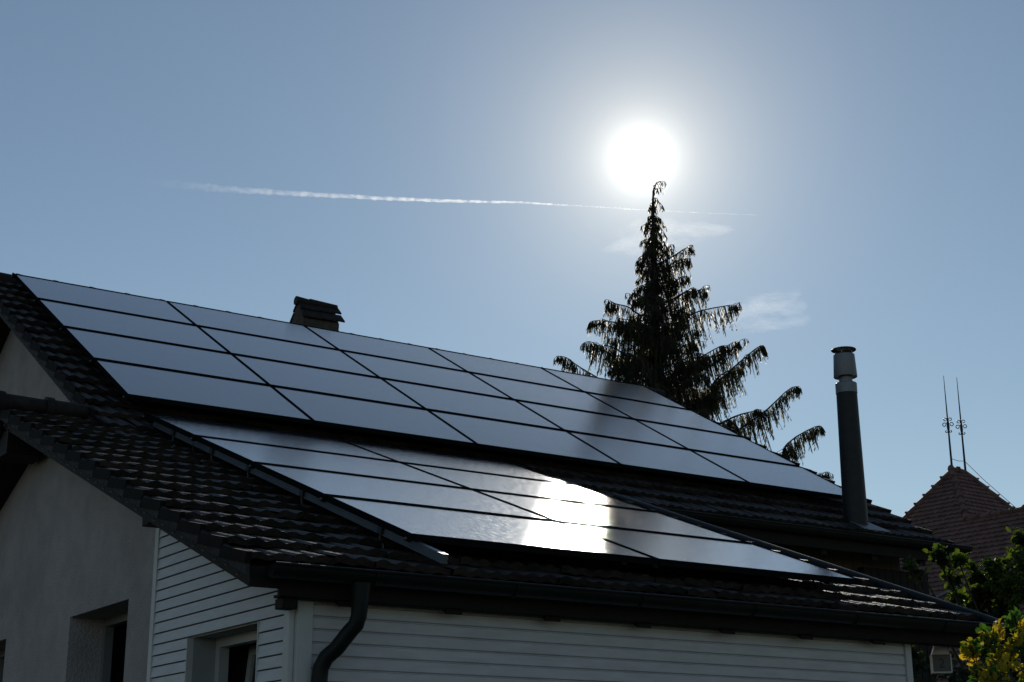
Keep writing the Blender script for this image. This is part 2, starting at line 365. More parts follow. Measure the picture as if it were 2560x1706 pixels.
# under the main eave: window jambs, door leaf and a slim downpipe
mb = MB(); mb.box((6.55, -4.06, 2.4), (6.62, -4.021, 3.86)); mb.box((7.35, -4.06, 2.4), (7.42, -4.021, 3.86)); mb.box((6.62, -4.06, 3.78), (7.35, -4.021, 3.86))
wf = hp(mb, 'upper_window', M_BROWN)
mb = MB(); mb.box((6.62, -4.035, 2.4), (7.35, -4.022, 3.78)); hp(mb, 'pane', M_DARKGLASS, wf)
mb = MB(); mb.tube([(7.62, -4.08, 3.93), (7.62, -4.08, 3.6), (7.62, -4.08, 2.2)], 0.013, 8); hp(mb, 'rod', M_ZINC, smooth=True)
mb = MB()
for k in range(9): mb.box((7.95+k*.11, -4.10, 2.2), (8.05+k*.11, -4.03, 3.95))
hp(mb, 'slatted_shutter', M_WOOD)
# main eave: fascia, rafters, gutter
mb = MB(); mb.box((4.42, -4.43, ZU(-4.43)-.215), (8.92, -4.40, ZU(-4.43)-.02)); hp(mb, 'fascia', M_WOOD)
for k in range(6):
    mb = MB(); x = 4.9 + k*0.72
    mb.hexa([(x, -4.39, ZU(-4.39)-.29), (x+.08, -4.39, ZU(-4.39)-.29), (x+.08, -4.03, ZU(-4.03)-.29), (x, -4.03, ZU(-4.03)-.29),
             (x, -4.39, ZU(-4.39)-.162), (x+.08, -4.39, ZU(-4.39)-.162), (x+.08, -4.03, ZU(-4.03)-.162), (x, -4.03, ZU(-4.03)-.162)])
    hp(mb, 'rafter', M_WOOD)
def gutter(x0, x1, yc, zc, r, lip=0.009, n=12, th=0.004):
    mb = MB()
    for rr, flip in ((r, 0), (r-th, 1)):
        base = len(mb.v)
        for xx in (x0, x1):
            for j in range(n+1):
                q = pi + pi*j/n; mb.v.append((xx, yc + rr*cos(q), zc + rr*sin(q)))
        for j in range(n):
            f = (base+j, base+j+1, base+n+2+j, base+n+1+j); mb.f.append(f if not flip else tuple(reversed(f)))
    mb.tube([(x0, yc-r, zc), ((x0+x1)/2, yc-r, zc+.001), (x1, yc-r, zc)], lip, 8)
    for xx in (x0, x1):
        base = len(mb.v); d = 0.003 if xx == x0 else -0.003
        for j in range(n+1):
            q = pi + pi*j/n; mb.v.append((xx+d, yc + r*.995*cos(q), zc + r*.995*sin(q)))
        mb.f.append(tuple(range(base, base+n+1)))
    return mb
go = hp(gutter(4.44, 9.15, -4.49, 4.195, 0.065), 'gutter', M_GUTTER, smooth=True); go['label'] = 'gutter of the main roof behind the lower array'
for x in (5.3, 6.5, 7.7, 8.8):
    mb = MB(); mb.tube([(x, -4.485 - .069*cos(q), 4.195 + .069*sin(q)) for q in [pi*j/8*-1 for j in range(9)]], 0.006, 6); hp(mb, 'gutter_clip', M_GUTTER, go)

# chimney
ch = empty('chimney'); ch.parent = house; ch.location = Vector((3.83, 0.95, 6.4)) - H0
def cp(mb, name, m, parent=ch, **kw):
    o = mb.build(name, m, None, **kw); o.parent = parent; o.location = -Vector((3.83, 0.95, 6.4)); return o
cx0, cx1, cy0, cy1, cze = 3.645, 4.13, 0.64, 0.98, 7.235
rcy = 0.81; czr = 7.47
mb = MB()
rows = 14; bh = (cze - 6.3)/rows
for k in range(rows):
    z0 = 6.3 + k*bh
    mb.box((cx0+.004, cy0+.004, z0), (cx1-.004, cy1-.004, z0+.012))
    mb.box((cx0, cy0, z0+.0125), (cx1, cy1, z0+bh-.0005))
mb.hexa([(cx0, cy0, cze), (cx1, cy0, cze), (cx1, cy1, cze), (cx0, cy1, cze), (cx0, rcy-.02, czr), (cx1, rcy-.02, czr), (cx1, rcy+.02, czr), (cx0, rcy+.02, czr)])
cp(mb, 'brick_shaft', M_BRICK)
mb = MB()
for sgn in (-1, 1):
    yo = rcy + sgn*.36; ze = czr - .26
    for j in range(2):
        t0, t1 = j*.5, (j+1)*.5
        pa = Vector((0, rcy + sgn*.195*t0, czr + (ze-czr)*t0 + .012)); pb = Vector((0, rcy + sgn*.195*(t1+.06), czr + (ze-czr)*(t1+.06) + .055))
        for (x0, x1, dj) in ((cx0-.01, 3.89, 0.0), (3.892, cx1+.06, .006)):
            d = Vector((0, 0, .022))
            q = [Vector((x0, pa.y, pa.z+dj)), Vector((x1, pa.y, pa.z+dj)), Vector((x1, pb.y, pb.z+dj)), Vector((x0, pb.y, pb.z+dj))]
            if sgn > 0: q = [q[1], q[0], q[3], q[2]]
            mb.hexa([q[3], q[2], q[1], q[0], q[3]+d, q[2]+d, q[1]+d, q[0]+d])
cp(mb, 'cap_tiles', M_RIDGE)
mb = MB()
for (a, b, r0, r1) in ((cx0-.03, 3.84, .058, .050), (3.80, cx1+.04, .055, .047)):
    mb.tube([(a, rcy, czr+.03), (b, rcy, czr+.02)], [r0, r1], 12)
cp(mb, 'cap_ridge', M_RIDGE, smooth=True)

# flue pipe
FX, FY = 7.78, -4.20
fl = empty('flue_pipe'); fl.parent = house; fl.location = Vector((FX, FY, 4.3)) - H0
def fp(mb, name, m, **kw):
    o = mb.build(name, m, None, **kw); o.parent = fl; o.location = -Vector((FX, FY, 4.3)); return o
mb = MB(); mb.lathe((FX, FY, 0), [(.128, 4.28), (.127, 4.5), (.114, 5.5), (.111, 5.79)]); fp(mb, 'pipe', M_FLUE, smooth=True)
mb = MB(); mb.lathe((FX, FY, 0), [(.115, 5.785), (.115, 5.893), (.108, 5.900), (.075, 5.902)]); fp(mb, 'collar', M_STEEL, smooth=True)
mb = MB(); mb.lathe((FX, FY, 0), [(.072, 5.895), (.072, 5.99)]); fp(mb, 'neck', M_STEEL, smooth=True)
mb = MB(); mb.lathe((FX, FY, 0), [(.075, 5.975), (.124, 5.968), (.126, 5.972), (.113, 6.215), (.108, 6.220)], 36); fp(mb, 'cowl', M_STEEL, smooth=True)
mb = MB(); mb.lathe((FX, FY, 0), [(.132, 6.268), (.135, 6.273), (.130, 6.280), (.06, 6.300), (.01, 6.306)], 36); fp(mb, 'rain_cap', M_FLUE, smooth=True)
mb = MB(); mb.lathe((FX, FY, 0), [(.107, 6.2204), (.107, 6.2230), (.03, 6.2235)], 36); fp(mb, 'cowl_shade_disc', M_FLUE)  # dark disc added over the sunlit cowl top to stand in for shade
for k in range(4):
    q = k*pi/2 + .5; mb = MB(); mb.tube([(FX+.085*cos(q), FY+.085*sin(q), 6.20), (FX+.085*cos(q), FY+.085*sin(q), 6.272)], .008, 6); fp(mb, 'strut', M_STEEL)
mb = MB()
mb.hexa([(7.66, -4.42, ZU(-4.42)+.035), (8.05, -4.42, ZU(-4.42)+.035), (7.93, -4.16, ZU(-4.16)+.035), (7.66, -4.16, ZU(-4.16)+.035),
         (7.66, -4.42, ZU(-4.42)+.045), (8.05, -4.42, ZU(-4.42)+.045), (7.93, -4.16, ZU(-4.16)+.045), (7.66, -4.16, ZU(-4.16)+.045)])
fp(mb, 'flashing', M_ZINC)

# --- wing roof
WX0, WX1, WRY, WEY = -0.94, 4.36, -3.70, -8.50
wr = MB(); e2 = tile_field(wr, WX0, WX1, WRY, WEY, ZL, UB)
ZLB = lambda y: ZL(WRY) - 0.372*(y-WRY)
wr.hexa([(WX0-.03, WRY, ZL(WRY)-.10), (0.18, WRY, ZL(WRY)-.10), (0.18, -0.6, ZLB(-.6)-.10), (WX0-.03, -0.6, ZLB(-.6)-.10),
         (WX0-.03, WRY, ZL(WRY)), (0.18, WRY, ZL(WRY)), (0.18, -0.6, ZLB(-.6)), (WX0-.03, -0.6, ZLB(-.6))])
wroof = hp(wr, 'roof', M_TILE); vf = MB(); verge_flange(vf, WX0, -1, WRY, WEY, ZL, UB, e2); hp(vf, 'verge_tiles', M_EDGE, wroof)
wroof['label'] = 'low pitched dark tiled wing roof in front'
mb = MB()
mb.hexa([(WX0+.02, WEY+.04, ZL(WEY+.04)-.15), (WX1-.02, WEY+.04, ZL(WEY+.04)-.15), (WX1-.02, -4.03, ZL(-4.03)-.15), (WX0+.02, -4.03, ZL(-4.03)-.15),
         (WX0+.02, WEY+.04, ZL(WEY+.04)-.045), (WX1-.02, WEY+.04, ZL(WEY+.04)-.045), (WX1-.02, -4.03, ZL(-4.03)-.045), (WX0+.02, -4.03, ZL(-4.03)-.045)])
mb.hexa([(WX0+.02, -4.028, ZL(-4.03)-.15), (0.17, -4.028, ZL(-4.03)-.15), (0.17, WRY, ZL(WRY)-.15), (WX0+.02, WRY, ZL(WRY)-.15),
         (WX0+.02, -4.028, ZL(-4.03)-.045), (0.17, -4.028, ZL(-4.03)-.045), (0.17, WRY, ZL(WRY)-.045), (WX0+.02, WRY, ZL(WRY)-.045)])
mb.hexa([(WX0+.02, WRY+.001, ZL(WRY)-.19), (0.17, WRY+.001, ZL(WRY)-.19), (0.17, -0.7, ZLB(-.7)-.19), (WX0+.02, -0.7, ZLB(-.7)-.19),
         (WX0+.02, WRY+.001, ZL(WRY)-.104), (0.17, WRY+.001, ZL(WRY)-.104), (0.17, -0.7, ZLB(-.7)-.104), (WX0+.02, -0.7, ZLB(-.7)-.104)])
hp(mb, 'roof_deck', M_WOOD)
k = 0; x = -1.0
for (xa, xb) in ((-1.0, -0.62), (-0.62, -0.22)):
    mb = MB()
    for (a, b, ra, rb) in ((xa, xa+.06, .088, .085), (xa+.055, xb+.03, .070, .062)):
        mb.tube([(a, WRY, ZL(WRY)+.055), ((a+b)/2, WRY, ZL(WRY)+.055), (b, WRY, ZL(WRY)+.055)], [ra, (ra+rb)/2, rb], 14)
    hp(mb, 'ridge_cap', M_RIDGE, wroof, smooth=True)
verge_board(-0.963, WEY, WRY, ZL, 0.0, 0.082, m=M_BOARD, lab='weathered verge board along the wing roof edge')
verge_board(-0.955, WRY+.001, -0.7, ZLB, 0.04, 0.20, m=M_WOOD)
hooks(WX0-.03, WRY, WEY, ZL, UB, e2, wroof)
# rounded sheet metal verge on the right end
us = Vector((0, -cos(UB), -sin(UB)))
mb = MB()
pts = [Vector((4.40, y, ZL(y)+0.012)) for y in (-4.44, -5.2, -6.2, -7.2, -8.1, -8.52)] + [Vector((4.397, -8.60, ZL(-8.60)+.010)), Vector((4.38, -8.655, ZL(-8.655)+.004)), Vector((4.335, -8.675, ZL(-8.675)-.022))]
mb.tube(pts, [.042]*6 + [.041, .036, .028], 14); hp(mb, 'verge_trim', M_GUTTER, smooth=True)
mb = MB(); mb.hexa([(4.37, -8.46, ZL(-8.46)-.20), (4.40, -8.46, ZL(-8.46)-.20), (4.40, -4.45, ZL(-4.45)-.20), (4.37, -4.45, ZL(-4.45)-.20),
                    (4.37, -8.46, ZL(-8.46)-.03), (4.40, -8.46, ZL(-8.46)-.03), (4.40, -4.45, ZL(-4.45)-.03), (4.37, -4.45, ZL(-4.45)-.03)])
hp(mb, 'barge_board', M_WOOD)

# --- wing walls with openings
XG, YF = -0.60, -8.32
def wall_with_openings(mb, x, ys, ztop, ops, thick=0.26):
    # ops: (ya, yb, zbottom, ztop); the wall face at x, reveals going to +X
    cuts = sorted(set(ys + [v for o in ops for v in o[:2]]))
    for a, b in zip(cuts, cuts[1:]):
        m_ = (a+b)/2; hit = [o for o in ops if o[0] <= m_ <= o[1]]
        if not hit: mb.quad((x, a, 0), (x, b, 0), (x, b, ztop(b)), (x, a, ztop(a)))
        else:
            o = hit[0]; mb.quad((x, a, o[3]), (x, b, o[3]), (x, b, ztop(b)), (x, a, ztop(a)))
            mb.quad((x, a, 0), (x, b, 0), (x, b, o[2]), (x, a, o[2]))
    for (a, b, z0, z1) in ops:
        X = x + thick
        mb.quad((x, a, z0), (x, a, z1), (X, a, z1), (X, a, z0)); mb.quad((x, b, z1), (x, b, z0), (X, b, z0), (X, b, z1))
        mb.quad((x, a, z1), (x, b, z1), (X, b, z1), (X, a, z1)); mb.quad((x, b, z0), (x, a, z0), (X, a, z0), (X, b, z0))
ztw = lambda y: (ZL(y) if y < WRY else ZLB(y)) - .155 - (.035 if y > WRY else 0)
OPS = [(-5.857, -4.69, 1.2, 2.862), (-3.13, -2.0, 1.2, 2.85)]
sw = MB(); wall_with_openings(sw, XG, [-6.30, WRY, -0.9], ztw, OPS)
o = hp(sw, 'wall', M_STUCCO); o['label'] = 'rough stucco gable wall of the wing with two deep windows'
SO = (-7.92, -6.959, 1.15, 2.522)
bk = MB(); wall_with_openings(bk, XG+.012, [-8.30, -6.31], ztw, [SO], 0.16)
hp(bk, 'window_surround', M_REVEAL); bk = MB()
bk.quad((XG+.012, YF+.02, 0), (3.84, YF+.02, 0), (3.84, YF+.02, 2.70), (XG+.012, YF+.02, 2.70))
bk.quad((3.84, YF+.02, 0), (3.84, -4.03, 0), (3.84, -4.03, ZL(-4.03)-.16), (3.84, YF+.02, ZL(YF)-.16))
hp(bk, 'backing_wall', M_TRIM)
# gable siding boards
PITCH = 0.0652; TRIM_Y = -6.372; CORNER = -8.30
def ytop_at(z): return (z + .125 - 5.9125)/0.371856         # y where the wing soffit cuts height z
sb = MB(); z = 1.0 + 0.018
while z < 3.32:
    z1 = z + PITCH
    def seg(ya, yb):        # board between ya (near corner) and yb, its top cut by the roof
        a0 = max(ya, ytop_at(z)); a1 = max(ya, ytop_at(z1-.004))
        if a0 >= yb - 0.005: return
        a1 = min(a1, yb-.001)
        xo, xi = XG-.026, XG-.006; zg = z + .007
        p = [(xo, a0, zg), (xo, yb, zg), (xo+.007, yb, z1), (xo+.007, a1, z1)]
        sb.quad(*p); sb.quad((xi+.012, a0, zg), (xi+.012, yb, zg), (xo, yb, zg), (xo, a0, zg))
        sb.quad((xi+.012, a0, z), (xi+.012, yb, z), (xi+.012, yb, zg), (xi+.012, a0, zg))
    lo, hi = CORNER+.050, TRIM_Y - .03
    if z < SO[3] - .01:
        seg(lo, SO[0]-.012); seg(SO[1]+.012, hi)
    else: seg(lo, hi)
    z = z1
hp(sb, 'siding', M_SIDING)['label'] = 'white boards of the gable end around the tilted window'
# facade siding boards: flat boards with an open shadow groove
fb = MB(); z = 1.0 + 0.010
while z < 2.62:
    y0 = YF-.012
    fb.quad((XG+.09, y0, z+.008), (3.80, y0, z+.008), (3.80, y0, z+PITCH-.006), (XG+.09, y0, z+PITCH-.006))
    fb.quad((XG+.09, y0+.014, z+.002), (3.80, y0+.014, z+.002), (3.80, y0, z+.008), (XG+.09, y0, z+.008))
    fb.quad((XG+.09, y0, z+PITCH-.006), (3.80, y0, z+PITCH-.006), (3.80, y0+.014, z+PITCH), (XG+.09, y0+.014, z+PITCH))
    fb.quad((XG+.09, y0+.014, z-.002), (3.80, y0+.014, z-.002), (3.80, y0+.014, z+.002), (XG+.09, y0+.014, z+.002))
    z += PITCH
hp(fb, 'siding', M_SIDING)['label'] = 'long white boarded front wall of the wing'
def trim(a, b):
    mb = MB(); mb.box(a, b); return hp(mb, 'corner_trim', M_TRIM, bevel=.003)
trim((XG-.030, TRIM_Y-.030, 0), (XG-.002, TRIM_Y+.030, ztw(TRIM_Y-.03)+.012))
trim((XG-.034, CORNER-.022, 0), (XG-.004, CORNER+.048, 2.66))
trim((XG-.003, YF-.030, 0), (XG+.085, YF+.010, 2.655))
trim((3.802, YF-.026, 0), (3.856, YF+.03, 2.655))
trim((XG-.028, SO[1]+.001, 1.0), (XG+.02, SO[1]+.012, SO[3]-.004)); trim((XG-.028, SO[0]-.012, 1.0), (XG+.02, SO[0]-.001, SO[3]-.004))
# fascia, rafter tails, purlin ends of the wing
mb = MB(); mb.box((-0.76, -8.465, 2.585), (4.36, -8.44, ZL(-8.45)-.03)); hp(mb, 'fascia', M_WOOD)
for x in (-0.42, 0.22, 0.86, 1.50, 2.14, 2.78, 3.42):
    mb = MB()
    mb.hexa([(x, -8.435, 2.555), (x+.10, -8.435, 2.555), (x+.10, YF-.033, 2.60), (x, YF-.033, 2.60),
             (x, -8.435, ZL(-8.435)-.152), (x+.10, -8.435, ZL(-8.435)-.152), (x+.10, YF-.033, ZL(YF)-.152), (x, YF-.033, ZL(YF)-.152)])
    hp(mb, 'rafter', M_WOOD)
mb = MB(); mb.box((-0.74, -8.43, 2.583), (4.35, YF-.034, 2.597)); hp(mb, 'soffit', M_WOOD)
for (xe, ya, yb, z0, z1) in ((-.925, -3.86, -3.54, 4.16, 4.345), (-.80, -6.677, -6.563, 3.205, 3.305), (-.72, -8.42, -8.328, 2.530, 2.582)):
    mb = MB(); mb.box((xe, ya, z0), (XG-.036, yb, z1)); hp(mb, 'purlin', M_WOOD, bevel=.004)
# gutter and downpipe
gw = hp(gutter(-0.86, 4.50, -8.565, 2.715, 0.062), 'gutter', M_GUTTER, smooth=True); gw['label'] = 'long dark gutter along the wing eave'
for x in (-0.30, 0.55, 1.4, 2.25, 3.1, 3.9):
    mb = MB(); mb.tube([(x, -8.565 - .066*cos(q), 2.715 + .066*sin(q)) for q in [-pi*j/8 for j in range(9)]] , 0.006, 6); hp(mb, 'gutter_clip', M_GUTTER, gw)
mb = MB()
path = [(-.362, -8.56, 2.66), (-.362, -8.56, 2.56), (-.364, -8.555, 2.50), (-.371, -8.54, 2.455), (-.392, -8.51, 2.42), (-.43, -8.455, 2.345), (-.468, -8.415, 2.30), (-.486, -8.395, 2.25), (-.490, -8.39, 2.19), (-.490, -8.39, 0.05)]
mb.tube(path, [.056, .043] + [.041]*8, 16); hp(mb, 'downpipe', M_GUTTER, smooth=True)
# windows
def window(op, depth, tilt, label, mf=None):
    mf = mf or M_PVC
    ya, yb, z0, z1 = op; X = XG + depth; fr = 0.055
    mb = MB()
    mb.box((X, ya, z0), (X+.06, ya+fr, z1)); mb.box((X, yb-fr, z0), (X+.06, yb, z1)); mb.box((X, ya+fr, z1-fr), (X+.06, yb-fr, z1)); mb.box((X, ya+fr, z0), (X+.06, yb-fr, z0+fr))
    wn = hp(mb, 'window', mf); wn['label'] = label
    # the sash leans inward from its bottom hinge
    s = MB(); a, b, c, d = ya+fr*.8, yb-fr*.8, z0+fr*.8, z1-fr*.7
    def P(xx, y, z): return (X + .062 + xx + (z-c)*tilt, y, z)
    for (y0, y1, q0, q1) in ((a, a+fr, c, d), (b-fr, b, c, d), (a+fr, b-fr, d-fr, d), (a+fr, b-fr, c, c+fr)):
        s.hexa([P(0, y0, q0), P(.05, y0, q0), P(.05, y1, q0), P(0, y1, q0), P(0, y0, q1), P(.05, y0, q1), P(.05, y1, q1), P(0, y1, q1)])
    sh = hp(s, 'sash', mf, wn)
    gmb = MB(); gmb.hexa([P(.02, a+fr, c+fr), P(.028, a+fr, c+fr), P(.028, b-fr, c+fr), P(.02, b-fr, c+fr), P(.02, a+fr, d-fr), P(.028, a+fr, d-fr), P(.028, b-fr, d-fr), P(.02, b-fr, d-fr)])
    hp(gmb, 'pane', M_DARKGLASS, wn)
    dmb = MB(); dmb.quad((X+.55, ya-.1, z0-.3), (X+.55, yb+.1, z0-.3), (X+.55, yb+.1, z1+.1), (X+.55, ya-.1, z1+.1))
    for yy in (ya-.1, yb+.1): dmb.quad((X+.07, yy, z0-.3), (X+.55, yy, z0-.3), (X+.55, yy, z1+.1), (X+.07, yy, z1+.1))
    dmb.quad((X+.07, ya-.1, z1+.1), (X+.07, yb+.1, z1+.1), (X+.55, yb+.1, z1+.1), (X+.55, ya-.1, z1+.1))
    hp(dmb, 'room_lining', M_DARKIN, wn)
    return wn
window(OPS[0], .24, .13, 'tilted window set deep in the stucco wall', M_GREYFRAME)
window(OPS[1], .24, .0, 'window at the far left of the stucco wall', M_GREYFRAME)
w3 = window(SO, .15, .10, 'tilted window in the white boarded gable')
mb = MB()
for k in range(7): mb.box((XG+.66, -7.86+k*.13, 1.2), (XG+.68, -7.80+k*.13, 2.4))
hp(mb, 'curtain', M_DARKIN, w3)

# ---------------------------------------------------------------- solar panels
NU = Vector((0, -sin(radians(29.6183)), cos(radians(29.6183)))); DU_ = Vector((0, -cos(radians(29.6183)), -sin(radians(29.6183))))
NLv = Vector((0, -sin(radians(20.398)), cos(radians(20.398)))); DL_ = Vector((0, -cos(radians(20.398)), -sin(radians(20.398))))
OU = Vector((0, 0, 6.9278)); OL = Vector((0.0845, -4.0169, 4.5788))
def panel_mesh(Lx, Ls):
    gx, gs, fx, fs, fh = 0.006, 0.015, 0.009, 0.022, 0.038
    fr = MB(); x0, x1, s0, s1 = gx, Lx-gx, gs, Ls-gs      # local: x along the row, y = -s (down the slope), z = normal
    fr.box((x0, -s1, -fh), (x0+fx, -s0, 0)); fr.box((x1-fx, -s1, -fh), (x1, -s0, 0))
    fr.box((x0+fx, -s1, -fh), (x1-fx, -s1+fs, 0)); fr.box((x0+fx, -s0-fs, -fh), (x1-fx, -s0, 0))
    gl = MB(); gl.box((x0+fx, -s1+fs, -.013), (x1-fx, -s0-fs, -.0045))
    return fr, gl
ORD = ['first', 'second', 'third', 'fourth', 'fifth']
def array(O, D, Nn, Lx, Ls, nc, nr, which, group):
    fr, gl = panel_mesh(Lx, Ls)
    rot = Matrix(((1, 0, 0), (0, -D.y, -D.z), (0, 0, 0))).to_3x3()
    rot = Matrix((Vector((1, 0, 0)), -D, Nn)).transposed()
    me = None
    rowname = {0: 'top row', 1: 'second row', 2: 'third row', 3: 'bottom row'}
    for j in range(nr):
        for i in range(nc):
            root = empty('solar_panel')
            root.matrix_world = Matrix.Translation(O + Vector((i*Lx, 0, 0)) + D*(j*Ls)) @ rot.to_4x4()
            if me is None:
                a = fr.build('frame', M_FRAME, root); b = gl.build('glass', M_GLASS, root); me = (a, b)
            else:
                for q in me:
                    c = q.copy(); COL.objects.link(c); c.parent = root
            if nc == 2: place = 'left end' if i == 0 else 'right end'
            else: place = {0: 'left end', nc-1: 'right end'}.get(i, ORD[i] + ' from the left')
            tag(root, f'black framed solar panel, {which} array, {rowname[j]}, {place}', 'solar panel', group)
array(OU, DU_, NU, 1.67, 1.0990, 5, 4, 'larger upper', 'solar panels of the upper array')
array(OL, DL_, NLv, 1.7135, 1.1429, 2, 4, 'smaller lower', 'solar panels of the lower array')
# mounting rails under the panels, running down the slope
def rail(O, D, Nn, x, s0, s1, label, group=None, hooks_at=()):
    root = empty('mounting_rail', O + Vector((x, 0, 0))); tag(root, label, 'mounting rail', group); b0 = root.location.copy()
    ax = Vector((1, 0, 0)); mb = MB()
    o = D*s0 - Nn*.039
    for (wx, dn, hh) in ((.040, 0.0, .010), (.030, .010, .012), (.040, .022, .006), (.030, .028, .012), (.040, .040, .010)):
        mb.obox(o - ax*wx/2 - Nn*(dn+hh-.0004), ax*wx, D*(s1-s0), Nn*(hh-.0004))
    mb.build('profile', M_RAIL, root)
    for s in hooks_at:
        hk = MB(); c = D*s - Nn*.075 - ax*.02
        for t in (0.0,):
            hk.tube([c - Nn*.0 + D*.0 - Nn*(-.02), c - Nn*.02, c - Nn*.045 + D*.015, c - Nn*.06 + D*.05, c - Nn*.085 + D*.065, c - Nn*.115 + D*.06], .0065, 6)
        hk.obox(c - ax*.012 - D*.025 - Nn*.01, ax*.006, D*.05, Nn*.05)
        hk.build('roof_hook', M_WIRE, root)
    return root
rail(OL, DL_, NLv, 0.055, 0.12, 4.86, 'bare aluminium rail along the left edge of the lower solar array', hooks_at=(.62, 1.45, 2.15, 3.05, 4.15))
for x in (1.62, 1.86, 3.36):
    rail(OL, DL_, NLv, x, 0.05, 4.35, 'aluminium rail hidden under the lower solar panels', 'rails under the lower array', hooks_at=(4.2,))
for i in range(5):
    rail(OU, DU_, NU, 0.35 + i*1.67, 0.06, 4.15, 'aluminium rail hidden under the upper solar panels', 'rails under the upper array')
# end clamps with bolts on the left edges
def clamp(O, D, Nn, s, label):
    root = empty('end_clamp', O + D*s); tag(root, label, 'clamp')
    ax = Vector((1, 0, 0)); mb = MB()
    mb.obox(-ax*.014 - D*.03 - Nn*.045, ax*.018, D*.06, Nn*.048); mb.build('bracket', M_FRAME, root, bevel=.001)
    bt = MB(); bt.tube([-ax*.0145 - Nn*.03, -ax*.024 - Nn*.03], .008, 6); bt.build('bolt', M_STEEL, root)
for j, nm in enumerate(('top corner', 'first seam', 'second seam', 'third seam', 'bottom corner')):
    s = min(max(j*1.099, .03), 4.365); clamp(OU, DU_, NU, s, f'small black end clamp, left edge of upper array, {nm}')
    s = min(max(j*1.1429, .03), 4.54); clamp(OL, DL_, NLv, s, f'small black end clamp, left edge of lower array, {nm}')
c0 = OL + DL_*1.16 - NLv*.06
mb = MB(); mb.tube([c0, c0 + Vector((-.01, -.01, -.06)), c0 + Vector((.0, -.06, -.12)), c0 + Vector((.04, -.13, -.15)), c0 + Vector((.10, -.17, -.14))], .004, 6)
tag(mb.build('cable', M_IRON, offset=tuple(c0)), 'thin cable loop drooping below the left edge of the lower array', 'cable')

# ---------------------------------------------------------------- weeping conifer behind the house
T0 = Vector((11.923, 3.898, 0.0)); TAZ = radians(39.5)
TR = Vector((cos(TAZ), -sin(TAZ), 0)); TD = Vector((sin(TAZ), cos(TAZ), 0))
def tw_(s, d, z): return TR*s + TD*d + Vector((0, 0, z))
rng = random.Random(3)
tree = empty('weeping_conifer', T0); tag(tree, 'tall dark weeping conifer with drooping sprays rising behind the solar roof', 'tree')
tmb = MB()
axis = [(-0.083, 0.0, 0), (-0.1, 0.0, 2.767), (-0.108, 0.042, 5.267), (-0.108, 0.017, 7.767), (-0.108, 0.0, 9.433), (-0.092, 0.0, 10.767), (-0.075, 0.0, 11.6), (-0.058, 0.0, 11.892), (0.0, 0.0, 12.042), (0.067, 0.008, 12.067)]
rad = [.26, .22, .18, .13, .085, .050, .026, .014, .008, .005]
tmb.tube([tw_(*a) for a in axis], rad, 10); tmb.build('trunk', M_BARK, tree, smooth=True)
def trunk_at(z):
    for (s0, d0, z0), (s1, d1, z1) in zip(axis, axis[1:]):
        if z0 <= z <= z1: t = (z-z0)/(z1-z0); return tw_(s0+(s1-s0)*t, d0+(d1-d0)*t, z)
    return tw_(*axis[-1])
crown = MB(); limbs = MB()
def ribbon(p, d, l, wd, curl, side):
    # thin hanging strip of scale leaves, three pieces
    a = p; b = p + d*l*.5 + curl*l*.10; c = p + d*l + curl*l*.30
    crown.quad(a - side*wd*.5, a + side*wd*.5, b + side*wd*.6, b - side*wd*.6)
    crown.f.append((len(crown.v)-1, len(crown.v)-2, len(crown.v), )); crown.v.append(tuple(c))
DOWN = Vector((0, 0, -1))
def spray(p, outv, l):
    q = rng.uniform(0, 2*pi); side = Vector((cos(q), sin(q), 0))
    d = (DOWN + outv*rng.uniform(.0, .22) + Vector((rng.gauss(0, .10), rng.gauss(0, .10), 0))).normalized()
    ribbon(p, d, l, .012 + .009*rng.random(), outv*.5, side)
    n = int(3 + l/.045)
    for k in range(n):
        t = (k + rng.random())/n; pp = p + d*l*t*.9 + outv*l*.12*t*t
        ll = rng.uniform(.05, .12)*(1.15 - .5*t)
        ph = rng.uniform(0, 2*pi); sd = Vector((cos(ph), sin(ph), 0))
        dd = (DOWN*rng.uniform(.7, 1.2) + sd*rng.uniform(.15, .55)).normalized(); s2 = dd.cross(Vector((rng.random()-.5, rng.random()-.5, .3))).normalized()*rng.uniform(.006, .010)
        crown.quad(pp - s2*.4, pp + s2*.4, pp + dd*ll*.55 + s2, pp + dd*ll, pp + dd*ll*.5 - s2)
